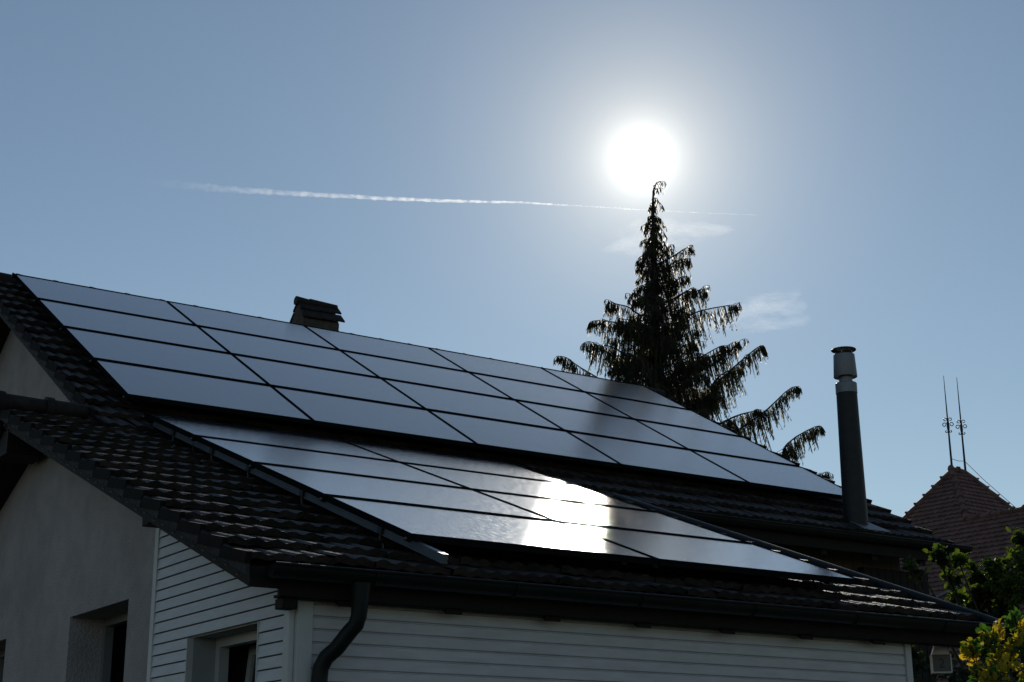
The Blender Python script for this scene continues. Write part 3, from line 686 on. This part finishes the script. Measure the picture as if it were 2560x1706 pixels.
def branch(pts, dens=1.0, lmax=.55, r0=.03, sub=True):
    # pts: polyline (start, control, ..., tip)
    P = [Vector(p) for p in pts]; n = 14
    wob = [Vector((rng.gauss(0, 1), rng.gauss(0, 1), rng.gauss(0, .8))) for _ in range(3)]
    def bez(t):
        Q = P[:]
        while len(Q) > 1: Q = [Q[i]*(1-t) + Q[i+1]*t for i in range(len(Q)-1)]
        a = (P[-1]-P[0]).length*.022*sin(pi*t)
        return Q[0] + (wob[0]*sin(5*t) + wob[1]*sin(9*t+1) + wob[2]*sin(14*t+2)*.6)*a
    line = [bez(k/n) for k in range(n+1)]
    L = sum((line[k+1]-line[k]).length for k in range(n))
    limbs.tube(line, [max(.004, r0*(1-k/n)**.8) for k in range(n+1)], 5)
    m = int(L/.0150*dens); ph0 = rng.uniform(0, 6.3)
    for k in range(m):
        t = (k + rng.random())/m; p = bez(t); tg = (bez(min(1, t+.03)) - bez(max(0, t-.03))).normalized()
        out = Vector((tg.x, tg.y, 0))
        if out.length < .05: out = Vector((rng.gauss(0, 1), rng.gauss(0, 1), 0))
        out.normalize(); sdv = Vector((-out.y, out.x, 0))
        prof = min(1.0, .16 + 1.9*(1-t)) * min(1.0, .45 + 2*t) * (1 + .35*sin(11*t+ph0)*sin(23*t+2*ph0))
        off = sdv*rng.gauss(0, .11*min(1, 2.5*(1-t)+.12)*min(1, L))
        l = lmax*prof*rng.choice((.3, .45, .6, .8, 1.0, 1.25))*rng.uniform(.8, 1.1)*min(1.0, .35+L*.55)
        q = p + off + Vector((0, 0, -abs(off.dot(sdv))*.45))
        if off.length > .03: limbs.tube([p, q], [.005, .003], 3, caps=False)
        spray(q, (out*.7 + sdv*(1 if off.dot(sdv) > 0 else -1)*.5).normalized(), max(.06, l))
    if sub and L > .45:
        for k in range(int(1 + L*2.2)):
            t = rng.uniform(.3, .95); p = bez(t); tg = (bez(min(1, t+.03)) - bez(max(0, t-.03))).normalized()
            out = Vector((tg.x, tg.y, 0)).normalized(); sdv = Vector((-out.y, out.x, 0))*rng.choice((-1, 1))
            ll = rng.uniform(.14, .34)*min(1, .4+L*.5)*(1.25-.6*t); d = (out*rng.uniform(.35, .9) + sdv*rng.uniform(.3, .9) + Vector((0, 0, rng.uniform(-.15, .45)))).normalized()
            branch([p, p + d*ll*.6 + Vector((0, 0, .03)), p + d*ll - Vector((0, 0, ll*.25))], .5, lmax*.5, .006, False)
EXPL = [((-0.092, 10.492), (0.517, 10.767), (0.575, 10.708)), ((-0.033, 10.35), (0.483, 10.558), (0.533, 10.517)), ((0.0, 10.033), (0.45, 10.267), (0.5, 10.225)), ((-0.017, 10.125), (0.217, 10.25), (0.283, 10.217)), ((-0.008, 9.767), (0.733, 10.075), (0.792, 9.958)), ((-0.025, 9.308), (1.158, 9.692), (1.275, 9.6)), ((0.008, 9.633), (0.525, 10.075), (0.6, 10.008)), ((0.15, 8.417), (0.967, 9.083), (1.067, 9.017)), ((0.15, 8.292), (1.25, 9.067), (1.292, 8.967)), ((0.333, 7.692), (1.692, 9.033), (1.708, 8.858)), ((0.342, 7.983), (1.275, 8.675), (1.325, 8.642)), ((0.525, 7.367), (1.567, 7.992), (1.617, 7.858)), ((0.708, 6.95), (2.15, 8.317), (2.233, 8.267)), ((1.283, 6.417), (2.433, 7.558), (2.542, 7.467)), ((1.575, 6.208), (2.575, 6.742), (2.642, 6.708)), ((-0.083, 11.4), (-0.183, 11.292), (-0.242, 10.95)), ((-0.117, 10.942), (-0.233, 10.675), (-0.333, 10.375)), ((-0.158, 10.2), (-0.442, 10.008), (-0.55, 9.883)), ((-0.183, 9.533), (-0.85, 9.858), (-0.925, 9.767)), ((-0.208, 9.292), (-1.15, 9.525), (-1.233, 9.442)), ((-0.208, 8.733), (-1.242, 9.125), (-1.35, 9.058)), ((-0.233, 7.917), (-1.717, 9.017), (-1.792, 8.967)), ((-0.233, 8.625), (-0.633, 9.033), (-0.683, 8.95)), ((-0.067, 11.742), (0.033, 11.667), (0.108, 11.55)), ((-0.083, 11.4), (0.067, 11.342), (0.133, 11.183)), ((-0.083, 11.217), (0.058, 11.183), (0.15, 10.95)), ((-0.075, 10.942), (0.133, 10.883), (0.233, 10.725)), ((-0.067, 11.883), (0.042, 11.967), (0.108, 11.917)), ((-0.05, 11.975), (0.067, 12.083), (0.158, 12.025))]
for k, ((s0, z0), (s1, z1), (s2, z2)) in enumerate(EXPL):
    d1 = rng.uniform(-.25, .25)*abs(s1-s0)
    st = trunk_at(min(z0, 11.84)); st.z = z0
    if abs(s0) > .25:     # start on the trunk lower down so that the limb is joined
        st = trunk_at(z0 - abs(s0)*.55)
        a = tw_(s0, d1*.4, z0)
        mid = tw_((s0+s1)/2, d1*.8, (z0+z1)/2 - .02)
        pk = tw_(s1, d1, z1 + .18)
        branch([st, a, mid, pk, tw_(s2 + (s2-s1)*.5, d1, z2)], 1.0, .56, .030)
    else:
        up_ = z1 > z0
        big = abs(s1-s0) > .4
        c1 = tw_(s0 + (s1-s0)*.5, d1*.5, z0 + (z1-z0)*(.30 if up_ else .35) + (0 if up_ else .08))
        c2 = tw_(s1, d1, z1 + (.12 if big else .03))
        branch([st, c1, c2, tw_(s2 + (s2-s1)*.15, d1, z2)], 1.0 if z0 < 11.2 else .55, .50 if big else (.30 if z0 < 11.2 else .16), .020 if big else .009)
# the rest of the crown, all round the trunk
def env(z):
    tab = [(12.02, 0.017), (11.52, 0.083), (11.1, 0.183), (10.68, 0.317), (10.35, 0.375), (9.93, 0.458), (9.6, 0.708), (9.18, 0.875), (8.77, 0.958), (8.27, 1.125), (7.77, 1.417), (6.93, 1.833), (6.1, 2.25), (4.85, 2.583), (3.6, 2.667), (2.35, 2.417), (1.52, 2.0)]
    for (z0, r0), (z1, r1) in zip(tab, tab[1:]):
        if z1 <= z <= z0: return r0 + (r1-r0)*(z0-z)/(z0-z1)
    return .2
z = 11.7; az = 0.0
while z > 2.0:
    R = env(z)*rng.uniform(.72, 1.02); az += 2.399 + rng.uniform(-.4, .4)
    dirv = TR*cos(az) + TD*sin(az)
    st = trunk_at(z)
    rise = R*rng.uniform(.25, .6) if z < 9.85 else R*rng.uniform(-.9, .1)
    st2 = st + Vector((0, 0, -.3*R if z < 9.85 else .05))
    pk = st2 + dirv*R*.9 + Vector((0, 0, rise + .1*R)); tip = st2 + dirv*R*1.02 + Vector((0, 0, rise - .14*R))
    mid = st2 + dirv*R*.5 + Vector((0, 0, rise*.15))
    dens = 1.0 if z > 6 else .55
    branch([st2, mid, pk, tip], dens, .55 if R > .5 else (.34 if R > .16 else .2), .010 + .012*R)
    z -= .030 + .012*R if z > 6 else .14
crown.build('crown', M_CYP, tree); limbs.build('limbs', M_BARK, tree)

# ---------------------------------------------------------------- neighbour's hipped house
NAZ = radians(50.0); ND = 38.0
lat = Vector((cos(NAZ), -sin(NAZ), 0)); dep = Vector((sin(NAZ), cos(NAZ), 0))
u1 = (lat*.6 + dep*.8); n_r = (lat*.8 - dep*.6)
NZ = 1.6 + ND*math.tan(radians(11.42))
NB = CAM + dep*ND; NB.z = 0
nh = empty('neighbour_house', NB); tag(nh, 'neighbouring house with a steep hipped red clay tile roof behind the right end', 'house')
TT = 1.33
def nl(u, v, dz): return u1*u + n_r*v + Vector((0, 0, NZ + dz))
RL = .52; Wn = 4.3; WW = 1.12; VE = 6.5; WL = 2.6
def tiled_slope(mb, frame, row, left, right, drop0, drop1):
    # frame(a, drop): point at lateral a, at a drop below the ridge; left/right give the lateral limits at a drop
    rr = random.Random(8); d = drop0
    while d < drop1:
        d1 = min(d + row, drop1); n0, n1 = frame.n*0.0, frame.n*.035
        a0, a1 = left(d), right(d); b0, b1 = left(d1), right(d1); ns = max(2, int((b1-b0)/.085)); base = len(mb.v)
        for i in range(ns+1):
            t = i/ns; sc = (.014 if i % 2 else -.010) + rr.uniform(-.006, .006)
            hh = rr.uniform(-.006, .006)
            p0 = frame.p(a0 + (a1-a0)*t, d - .015); p1 = frame.p(b0 + (b1-b0)*t, d1 + sc) + frame.n*(.038 + hh)
            p2 = frame.p(b0 + (b1-b0)*t, d1 + sc) - frame.n*.01
            mb.v += [tuple(p0), tuple(p1), tuple(p2)]
        for i in range(ns):
            q = base + 3*i; mb.f.append((q, q+1, q+4, q+3)); mb.f.append((q+1, q+2, q+5, q+4))
        d = d1
class Fr: pass
FA = Fr(); FA.p = lambda a, d: nl(-d/TT, a, -d); FA.n = (-u1*TT + Vector((0, 0, 1))).normalized()
FB = Fr(); FB.p = lambda a, d: nl(a, d/TT, -d); FB.n = (n_r*TT + Vector((0, 0, 1))).normalized()
nr_ = MB(); rowd = .115
tiled_slope(nr_, FA, rowd, lambda d: -d/TT, lambda d: (d/TT if d < WW*TT else VE), 0.0, Wn*TT)
tiled_slope(nr_, FB, rowd, lambda d: -d/TT if d < WW*TT else -WW, lambda d: RL + d/TT, 0.0, Wn*TT)
# hidden back slopes
nr_.quad(nl(0, 0, 0), nl(-Wn, -Wn, -Wn*TT), nl(RL+Wn, -Wn, -Wn*TT), nl(RL, 0, 0))
nr_.quad(nl(RL, 0, 0), nl(RL+Wn, -Wn, -Wn*TT), nl(RL+Wn, Wn, -Wn*TT))
nr_.quad(nl(-WW, WW, -WW*TT-.02), nl(-WW+3, WW, -WW*TT-.02-3*TT), nl(-WW+3, VE, -WW*TT-.02-3*TT), nl(-WW, VE, -WW*TT-.02))
nroof = nr_.build('roof', M_REDTILE, nh)
def hip_line(a, b, L=.30, r=.075):
    a, b = Vector(a), Vector(b); n = int((b-a).length/L); d = (b-a)/n
    for k in range(n):
        mb = MB(); p0 = a + d*k; p1 = a + d*(k+1.12); mb.tube([p0, p0 + (p1-p0)*.80, p1 + Vector((0, 0, .018)), p1 + (p1-p0)*.02 + Vector((0, 0, .018))], [r*.72, r*.95, r*1.28, r*1.2], 8)
        mb.build('hip_tile', M_REDTILE, nroof, smooth=True)
hip_line(nl(0, 0, .02), nl(-1.9, -1.9, -1.9*TT+.02)); hip_line(nl(0, 0, .02), nl(-WW, WW, -WW*TT+.02)); hip_line(nl(RL, 0, .02), nl(RL+1.9, 1.9, -1.9*TT+.02))
hip_line(nl(-WW, WW, -WW*TT+.02), nl(-WW, 3.6, -WW*TT+.02)); hip_line(nl(RL, 0, .03), nl(-.02, 0, .04), .26)
mb = MB(); ze = -Wn*TT + .15
hgt = NZ + ze
def nw(u, v, z): return u1*u + n_r*v + Vector((0, 0, z))
wc = [(-Wn+.4, -Wn+.4), (-Wn+.4, VE-.2), (RL+Wn-.4, VE-.2), (RL+Wn-.4, -Wn+.4)]
for (a, b) in zip(wc, wc[1:]+wc[:1]): mb.quad(nw(*a, 0), nw(*b, 0), nw(*b, hgt+.3), nw(*a, hgt+.3))
mb.build('wall', M_NWALL, nh)
# lightning rods with wrought scrolls
def rod(u, ztop_, name='lightning_rod'):
    b = nl(u, 0, .05); hgt = ztop_
    mb = MB(); mb.tube([b, b+Vector((0, 0, hgt*.5)), b+Vector((0, 0, hgt))], [.028, .019, .006], 8); ro = mb.build(name, M_IRON, nh, smooth=True)
    c = b + Vector((0, 0, hgt*.47)); mb = MB()
    mb.tube([c - Vector((0, 0, .17)), c - Vector((0,0,.06)), c + Vector((0, 0, .14))], [.024, .036, .024], 8)
    for vec in (lat, dep):
        for sg in (1, -1):
            for (R_, cz, cxo, a0, a1) in ((.055, .0, .085, pi, -1.1*pi), (.045, .13, .06, 1.2*pi, -.7*pi), (.032, -.17, .05, .9*pi, 2.6*pi)):
                pts = []
                for k in range(15):
                    q = a0 + (a1-a0)*k/14; rr = R_*(1 - .45*k/14)
                    pts.append(c + vec*sg*(cxo + rr*cos(q)) + Vector((0, 0, cz + rr*sin(q))))
                pts[0] = c + Vector((0, 0, cz*.6)); mb.tube(pts, .011, 5)
    mb.build('scroll_ornament', M_IRON, ro, smooth=True)
    return b
b1 = rod(0.0, 2.36); b2 = rod(RL, 2.40)
mb = MB(); p = b1 + Vector((0, 0, .26)); q = b2 + Vector((0, 0, .26)); mb.tube([p, (p+q)/2 - Vector((0, 0, .03)), q], .007, 5)
q2 = nl(RL+1.9, 1.9, -1.9*TT+.16); mb.tube([q, q.lerp(q2, .15)-Vector((0,0,.07)), q.lerp(q2, .4)-Vector((0, 0, .10)), q.lerp(q2, .7)-Vector((0, 0, .05)), q2], .007, 5); mb.build('earth_wire', M_IRON, nh)
# dormer on the left slope
DV, DZ = -0.35, 5.45          # lateral place on the slope, eave height of the dormer
du0 = -(NZ-4.30)/TT           # u where the slope is at window sill height
mb = MB(); dw = .62
fx = du0 - .05
mb.hexa([nw(fx, DV-dw, 4.2), nw(fx+1.6, DV-dw, 4.2), nw(fx+1.6, DV+dw, 4.2), nw(fx, DV+dw, 4.2), nw(fx, DV-dw, DZ), nw(fx+1.6, DV-dw, DZ), nw(fx+1.6, DV+dw, DZ), nw(fx, DV+dw, DZ)])
do = mb.build('dormer', M_NWALL, nh)
mb = MB(); e_ = .16
mb.quad(nw(fx-e_, DV-dw-e_, DZ-.05), nw(fx-e_, DV+dw+e_, DZ-.05), nw(fx+.9, DV+.02, DZ+.62), nw(fx+.9, DV-.02, DZ+.62))
mb.quad(nw(fx-e_, DV-dw-e_, DZ-.05), nw(fx+.9, DV-.02, DZ+.62), nw(fx+2.4, DV-.02, DZ+.62), nw(fx+2.4, DV-dw-e_, DZ-.05))
mb.quad(nw(fx-e_, DV+dw+e_, DZ-.05), nw(fx+2.4, DV+dw+e_, DZ-.05), nw(fx+2.4, DV+.02, DZ+.62), nw(fx+.9, DV+.02, DZ+.62))
mb.quad(nw(fx-e_, DV-dw-e_, DZ-.08), nw(fx+1, DV-dw-e_, DZ-.08), nw(fx+1, DV+dw+e_, DZ-.08), nw(fx-e_, DV+dw+e_, DZ-.08))
mb.build('dormer_roof', M_REDTILE, do)
mb = MB()
for (a, b, z0, z1) in ((-.40, -.33, 4.45, 5.3), (.33, .40, 4.45, 5.3), (-.33, .33, 5.23, 5.3), (-.33, .33, 4.45, 4.52), (-.03, .03, 4.52, 5.23)):
    mb.hexa([nw(fx-.04, DV+a, z0), nw(fx-.001, DV+a, z0), nw(fx-.001, DV+b, z0), nw(fx-.04, DV+b, z0), nw(fx-.04, DV+a, z1), nw(fx-.001, DV+a, z1), nw(fx-.001, DV+b, z1), nw(fx-.04, DV+b, z1)])
mb.build('dormer_window', M_LAMPW, do)
mb = MB(); mb.quad(nw(fx-.012, DV-.33, 4.52), nw(fx-.012, DV+.33, 4.52), nw(fx-.012, DV+.33, 5.23), nw(fx-.012, DV-.33, 5.23)); mb.build('dormer_pane', M_DARKGLASS, do)
mb = MB(); mb.tube([nl(-WW-1.6, .9, -(WW+1.6)*TT+.10), nl(-WW-.9, 3.4, -(WW+.9)*TT+.12)], .035, 8); mb.build('metal_strip', M_ZINC, nh)

# ---------------------------------------------------------------- garden plants
def leaf(mb, p, d, n, l, wd, fold=.25):
    s = d.cross(n)
    if s.length < 1e-4: s = d.orthogonal()
    s.normalize(); n = s.cross(d).normalized()
    a, t = p, p + d*l - n*l*.12
    m1, m2 = p + d*l*.35, p + d*l*.72
    i = len(mb.v)
    mb.v += [tuple(a), tuple(m1 + s*wd*.5 + n*wd*fold), tuple(m2 + s*wd*.38 + n*wd*fold*.8), tuple(t), tuple(m2 - s*wd*.38 + n*wd*fold*.8), tuple(m1 - s*wd*.5 + n*wd*fold), tuple(m1), tuple(m2)]
    mb.f += [(i, i+1, i+6), (i+1, i+2, i+7, i+6), (i+2, i+3, i+7), (i, i+6, i+5), (i+6, i+7, i+4, i+5), (i+7, i+3, i+4)]
def rvec(r):
    while True:
        v = Vector((r.uniform(-1, 1), r.uniform(-1, 1), r.uniform(-1, 1)))
        if .05 < v.length < 1: return v.normalized()
def shrub(name, base, label, cat, blobs, m, seed, lsize, stem_r=.02, per=60, extra=None, m2=None, twig=True, droop=-.25):
    r = random.Random(seed); base = Vector(base)
    root = empty(name, base); tag(root, label, cat)
    fol = MB(); fol2 = MB(); st = MB()
    for (c, rad_, cnt) in blobs:
        c = Vector(c) - base
        root0 = Vector((c.x*.15 + r.uniform(-.05, .05), c.y*.15 + r.uniform(-.05, .05), 0.0))
        st.tube([root0, root0.lerp(c, .5) + Vector((r.uniform(-.08, .08), r.uniform(-.08, .08), .1)), c], [stem_r, stem_r*.7, stem_r*.35], 6)
        for k in range(cnt):
            v = rvec(r); rr = rad_*(r.random()**.45); tip = c + Vector((v.x*rr, v.y*rr, v.z*rr*.9))
            if twig: st.tube([c.lerp(tip, .15), c.lerp(tip, .6) + Vector((0, 0, .02)), tip], [.006, .004, .002], 4, caps=False)
            tgt = fol2 if (m2 is not None and r.random() < .64) else fol
            for j in range(per):
                q = c.lerp(tip, r.uniform(.45, 1.0)) + rvec(r)*lsize*r.uniform(.1, 1.1)
                d = (rvec(r) + v*.7 + Vector((0, 0, droop))).normalized(); n = (rvec(r)*.9 + Vector((0, 0, .8))).normalized()
                l = lsize*r.choice((.45, .6, .8, .95, 1.1, 1.3)); leaf(tgt, q, d, n, l, l*r.uniform(.5, .8), r.uniform(.05, .35))
    st.build('branches', M_BARK, root); fol.build('foliage', m, root)
    if m2 is not None: fol2.build('new_foliage', m2, root)
    return root, fol
B1 = []
rb = random.Random(21)
def at(px_, py_, d):          # a point in the garden seen d metres from the viewpoint
    x = (px_-1280)/FPX; y = -(py_-853)/FPX
    v = (fw + r2*x + u2*y).normalized(); return CAM + v*d
for (px_, py_, d, rad_, cnt) in ((2545, 1395, 13.4, .17, 10), (2490, 1430, 13.2, .15, 9), (2550, 1470, 13.0, .22, 14), (2465, 1490, 13.3, .16, 9), (2520, 1540, 13.2, .22, 12), (2440, 1440, 13.6, .11, 6),
                               (2415, 1535, 13.5, .10, 5), (2480, 1590, 13.0, .18, 9), (2345, 1395, 13.2, .09, 4), (2375, 1450, 13.3, .09, 4), (2395, 1400, 13.1, .06, 3), (2270, 1412, 13.2, .04, 2), (2300, 1425, 13.2, .04, 1), (2620, 1420, 13.3, .3, 12), (2640, 1560, 13.3, .3, 12), (2390, 1500, 13.4, .07, 3), (2560, 1340, 13.5, .10, 5), (2440, 1550, 13.4, .13, 8), (2500, 1490, 13.5, .2, 12), (2560, 1600, 13.2, .25, 14), (2420, 1580, 13.5, .10, 6), (2380, 1545, 13.6, .07, 4)):
    B1.append((tuple(at(px_, py_, d)), rad_, cnt))
shrub('leafy_tree', (6.9, -7.9, 0), 'leafy dark green tree with curled backlit leaves right of the flue pipe', 'tree', B1, M_VINE, 31, .056, .018, 46)
B2 = []
for (px_, py_, d, rad_, cnt) in ((2440, 1635, 8.7, .045, 6), (2475, 1605, 8.6, .05, 6), (2465, 1690, 8.5, .065, 8), (2500, 1650, 8.6, .08, 8), (2550, 1620, 8.5, .08, 7), (2540, 1560, 8.7, .05, 4), (2500, 1700, 8.3, .10, 8), (2580, 1700, 8.4, .13, 9), (2600, 1600, 8.6, .10, 7), (2490, 1590, 8.8, .04, 3)):
    B2.append((tuple(at(px_, py_, d)), rad_, cnt))
shrub('variegated_shrub', (2.75, -10.0, 0), 'bright yellow and green sunlit shrub at the lower right corner', 'shrub', B2, M_GRN, 41, .042, .008, 22, m2=M_YEL, droop=.75)
B3 = []
rb = random.Random(77)
for k in range(46):
    B3.append(((5.0 + rb.uniform(-.3, 2.4), -6.9 + rb.uniform(-.5, 1.2), rb.uniform(1.7, 2.75)), rb.uniform(.18, .32), 7))
shrub('garden_hedge', (6.0, -6.6, 0), 'dark evergreen hedge in shade beyond the wing corner', 'hedge', B3, M_HEDGE, 51, .05, .03, 18)

# ---------------------------------------------------------------- house number lamp
LP = at(2353, 1666, 11.0)
lm = empty('house_number_lamp', LP); tag(lm, 'white house number lamp with dark panel hanging beneath the eave corner', 'lamp')
def lampbox():
    wd = .055; hd = .075
    m1 = MB()
    prof = [(-wd*.93, .062), (-wd*.62, .105), (-wd*.56, .150), (wd*.40, .150), (wd*.48, .108), (wd*.90, .062)]
    dpt = .045
    f = [(x, -dpt, z) for x, z in prof]; b = [(x, dpt, z) for x, z in prof]; n = len(prof)
    i = len(m1.v); m1.v += f + b; m1.f.append(tuple(range(i, i+n))); m1.f.append(tuple(i+n+k for k in reversed(range(n))))
    for k in range(n): m1.f.append((i+k, i+n+k, i+n+(k+1) % n, i+(k+1) % n))
    m1.build('hood', M_LAMPW, lm)
    m2 = MB(); z0, z1 = -.040, .0617
    m2.box((-wd, -dpt-.003, z0), (-wd+.006, dpt, z1)); m2.box((wd-.006, -dpt-.003, z0), (wd, dpt, z1)); m2.box((-wd+.006, -dpt-.003, z0), (wd-.006, dpt, z0+.006))
    m2.build('case', M_LAMPW, lm)
    m3 = MB(); m3.box((-wd+.0063, -dpt, z0+.0063), (wd-.0063, dpt-.001, z1-.0005)); pn = m3.build('number_panel', M_LAMPD, lm)
    cu = bpy.data.curves.new('digit', 'FONT'); cu.body = '2'; cu.size = .075; cu.align_x = 'CENTER'; cu.align_y = 'CENTER'; cu.extrude = .001
    co = bpy.data.objects.new('digit', cu); COL.objects.link(co)
    dg = bpy.context.evaluated_depsgraph_get(); me = bpy.data.meshes.new_from_object(co.evaluated_get(dg)); bpy.data.objects.remove(co)
    me.materials.clear(); me.materials.append(M_DIGIT)
    do_ = bpy.data.objects.new('digit', me); COL.objects.link(do_); do_.parent = pn; do_.rotation_euler = (pi/2, 0, 0); do_.location = (0, -dpt-.0012, .010)
    m4 = MB(); zs = (ZL(LP.y) - .156 - LP.z)/1.2; m4.tube([(0, 0, .149), (0, 0, zs-.01)], .010, 8); m4.box((-.03, -.03, zs-.01), (.03, .03, zs)); m4.build('hanger', M_LAMPW, lm)
lampbox(); lm.rotation_euler = (0, 0, -radians(43)); lm.scale = (1.2, 1.2, 1.2)

# ---------------------------------------------------------------- vapour trail and thin cloud, far up
def vol_mat(name, dens, scale, aniso, lo, hi, stretch=(1, 1, 1)):
    m = bpy.data.materials.new(name); m.use_nodes = True; t = m.node_tree; t.nodes.clear()
    co = N(t, 'ShaderNodeTexCoord').outputs['Object']
    mp = N(t, 'ShaderNodeMapping'); mp.inputs['Scale'].default_value = stretch; t.links.new(co, mp.inputs[0])
    nz = N(t, 'ShaderNodeTexNoise'); nz.inputs['Scale'].default_value = scale; nz.inputs['Detail'].default_value = 5; nz.inputs['Roughness'].default_value = .6
    t.links.new(mp.outputs[0], nz.inputs['Vector'])
    mrn = N(t, 'ShaderNodeMapRange'); mrn.inputs['From Min'].default_value = lo; mrn.inputs['From Max'].default_value = hi; mrn.inputs['To Min'].default_value = 0; mrn.inputs['To Max'].default_value = dens
    t.links.new(nz.outputs[0], mrn.inputs['Value'])
    vp = N(t, 'ShaderNodeVolumePrincipled'); vp.inputs['Color'].default_value = (.98, .98, .98, 1); vp.inputs['Anisotropy'].default_value = aniso
    t.links.new(mrn.outputs[0], vp.inputs['Density'])
    o = N(t, 'ShaderNodeOutputMaterial'); t.links.new(vp.outputs[0], o.inputs['Volume'])
    return m
def skypt(azd, eld, R): 
    a, e = radians(azd), radians(eld); return CAM + Vector((sin(a)*cos(e), cos(a)*cos(e), sin(e)))*R
def vapour_trail():
    R = 20000.0
    key = [(18.8, 22.27, 60, .0), (20.6, 22.25, 58, .07), (22.75, 22.22, 48, .26), (26.72, 22.20, 32, 1.1), (30.3, 22.13, 24, 2.8), (33.97, 22.07, 15, 4.0), (37.0, 21.85, 10, 3.5), (40.0, 21.58, 8, 2.5), (43.55, 21.25, 7, 1.0)]
    P0, P1 = skypt(*key[0][:2], R), skypt(*key[-1][:2], R)
    o = skypt(31.0, 22.1, R); X = (P1-P0).normalized(); Z = (o-CAM).normalized(); Yv = Z.cross(X).normalized(); Z = X.cross(Yv)
    mw_ = Matrix((X, Yv, Z)).transposed().to_4x4(); mw_.translation = o; inv = mw_.inverted()
    r = random.Random(4); mb = MB(); pts = []; rads = []; n = 260; xs = []
    for k in range(n+1):
        t = k/n*(len(key)-1); i = min(int(t), len(key)-2); f_ = t-i
        a = key[i][0]*(1-f_) + key[i+1][0]*f_; e = key[i][1]*(1-f_) + key[i+1][1]*f_; rad_ = key[i][2]*(1-f_) + key[i+1][2]*f_
        p = inv @ skypt(a, e, R)
        pts.append(p + Vector((0, r.gauss(0, .07)*rad_, r.gauss(0, .07)*rad_))); rads.append(rad_*r.uniform(.72, 1.1)); xs.append((p.x, 0))
    mb.tube(pts, rads, 10)
    m = vol_mat('ice_vapour', 1.0, .014, .55, .34, .62, (.6, 1, 1)); t = m.node_tree
    vp = [q for q in t.nodes if q.type == 'PRINCIPLED_VOLUME'][0]; src = vp.inputs['Density'].links[0].from_socket
    co = [q for q in t.nodes if q.type == 'TEX_COORD'][0]; sx = N(t, 'ShaderNodeSeparateXYZ'); t.links.new(co.outputs['Object'], sx.inputs[0])
    mr = N(t, 'ShaderNodeMapRange'); mr.inputs['From Min'].default_value = pts[0].x; mr.inputs['From Max'].default_value = pts[-1].x; mr.clamp = True
    t.links.new(sx.outputs[0], mr.inputs['Value'])
    rp = N(t, 'ShaderNodeValToRGB'); rp.color_ramp.interpolation = 'LINEAR'
    el_ = rp.color_ramp.elements
    while len(el_) < len(key): el_.new(.5)
    L = pts[-1].x - pts[0].x
    for q, (a, e, _, dn) in zip(el_, key):
        x = (inv @ skypt(a, e, R)).x; q.position = min(1, max(0, (x-pts[0].x)/L)); q.color = (dn/5, dn/5, dn/5, 1)
    t.links.new(mr.outputs[0], rp.inputs[0])
    t.links.new(math_node(t, 'MULTIPLY', math_node(t, 'MULTIPLY', src, rp.outputs[0]), 0.024), vp.inputs['Density'])
    ob = mb.build('vapour_trail', m, smooth='all'); ob.matrix_world = mw_
    tag(ob, 'thin white vapour trail crossing the blue sky behind the conifer tip', 'vapour trail')
vapour_trail()

def cloud(azd, eld, rx, ry, rz, seed, label, dens):
    R = 15000.0; o = skypt(azd, eld, R)
    Z = (o-CAM).normalized(); X = Vector((cos(radians(azd)), -sin(radians(azd)), 0)); Yv = Z.cross(X).normalized()
    mw_ = Matrix((X, Yv, Z)).transposed().to_4x4(); mw_.translation = o
    r = random.Random(seed); mb = MB(); nu, nv = 36, 18
    for j in range(nv+1):
        for i in range(nu):
            th = pi*j/nv; ph = 2*pi*i/nu; w_ = 1 + .22*sin(3*ph+seed)*sin(th) + .12*sin(7*ph+2*seed+th*3)
            mb.v.append((rx*w_*sin(th)*cos(ph), ry*w_*sin(th)*sin(ph) + .15*rx*w_*sin(th)*cos(ph)*-.6, rz*cos(th)))
    for j in range(nv):
        for i in range(nu): mb.f.append((j*nu+i, (j+1)*nu+i, (j+1)*nu+(i+1) % nu, j*nu+(i+1) % nu))
    ob = mb.build('thin_cloud', vol_mat('thin_cloud_vapour', dens, .0048, .5, .42, .80, (.5, 1.5, .35)), smooth='all'); ob.matrix_world = mw_
    tag(ob, label, 'cloud')
cloud(39.6, 20.7, 560, 170, 260, 1, 'faint wispy cloud just right of the conifer spire under the sun', .0008)
cloud(43.0, 17.6, 620, 190, 260, 5, 'faint wispy cloud between the conifer and the flue pipe', .0007)
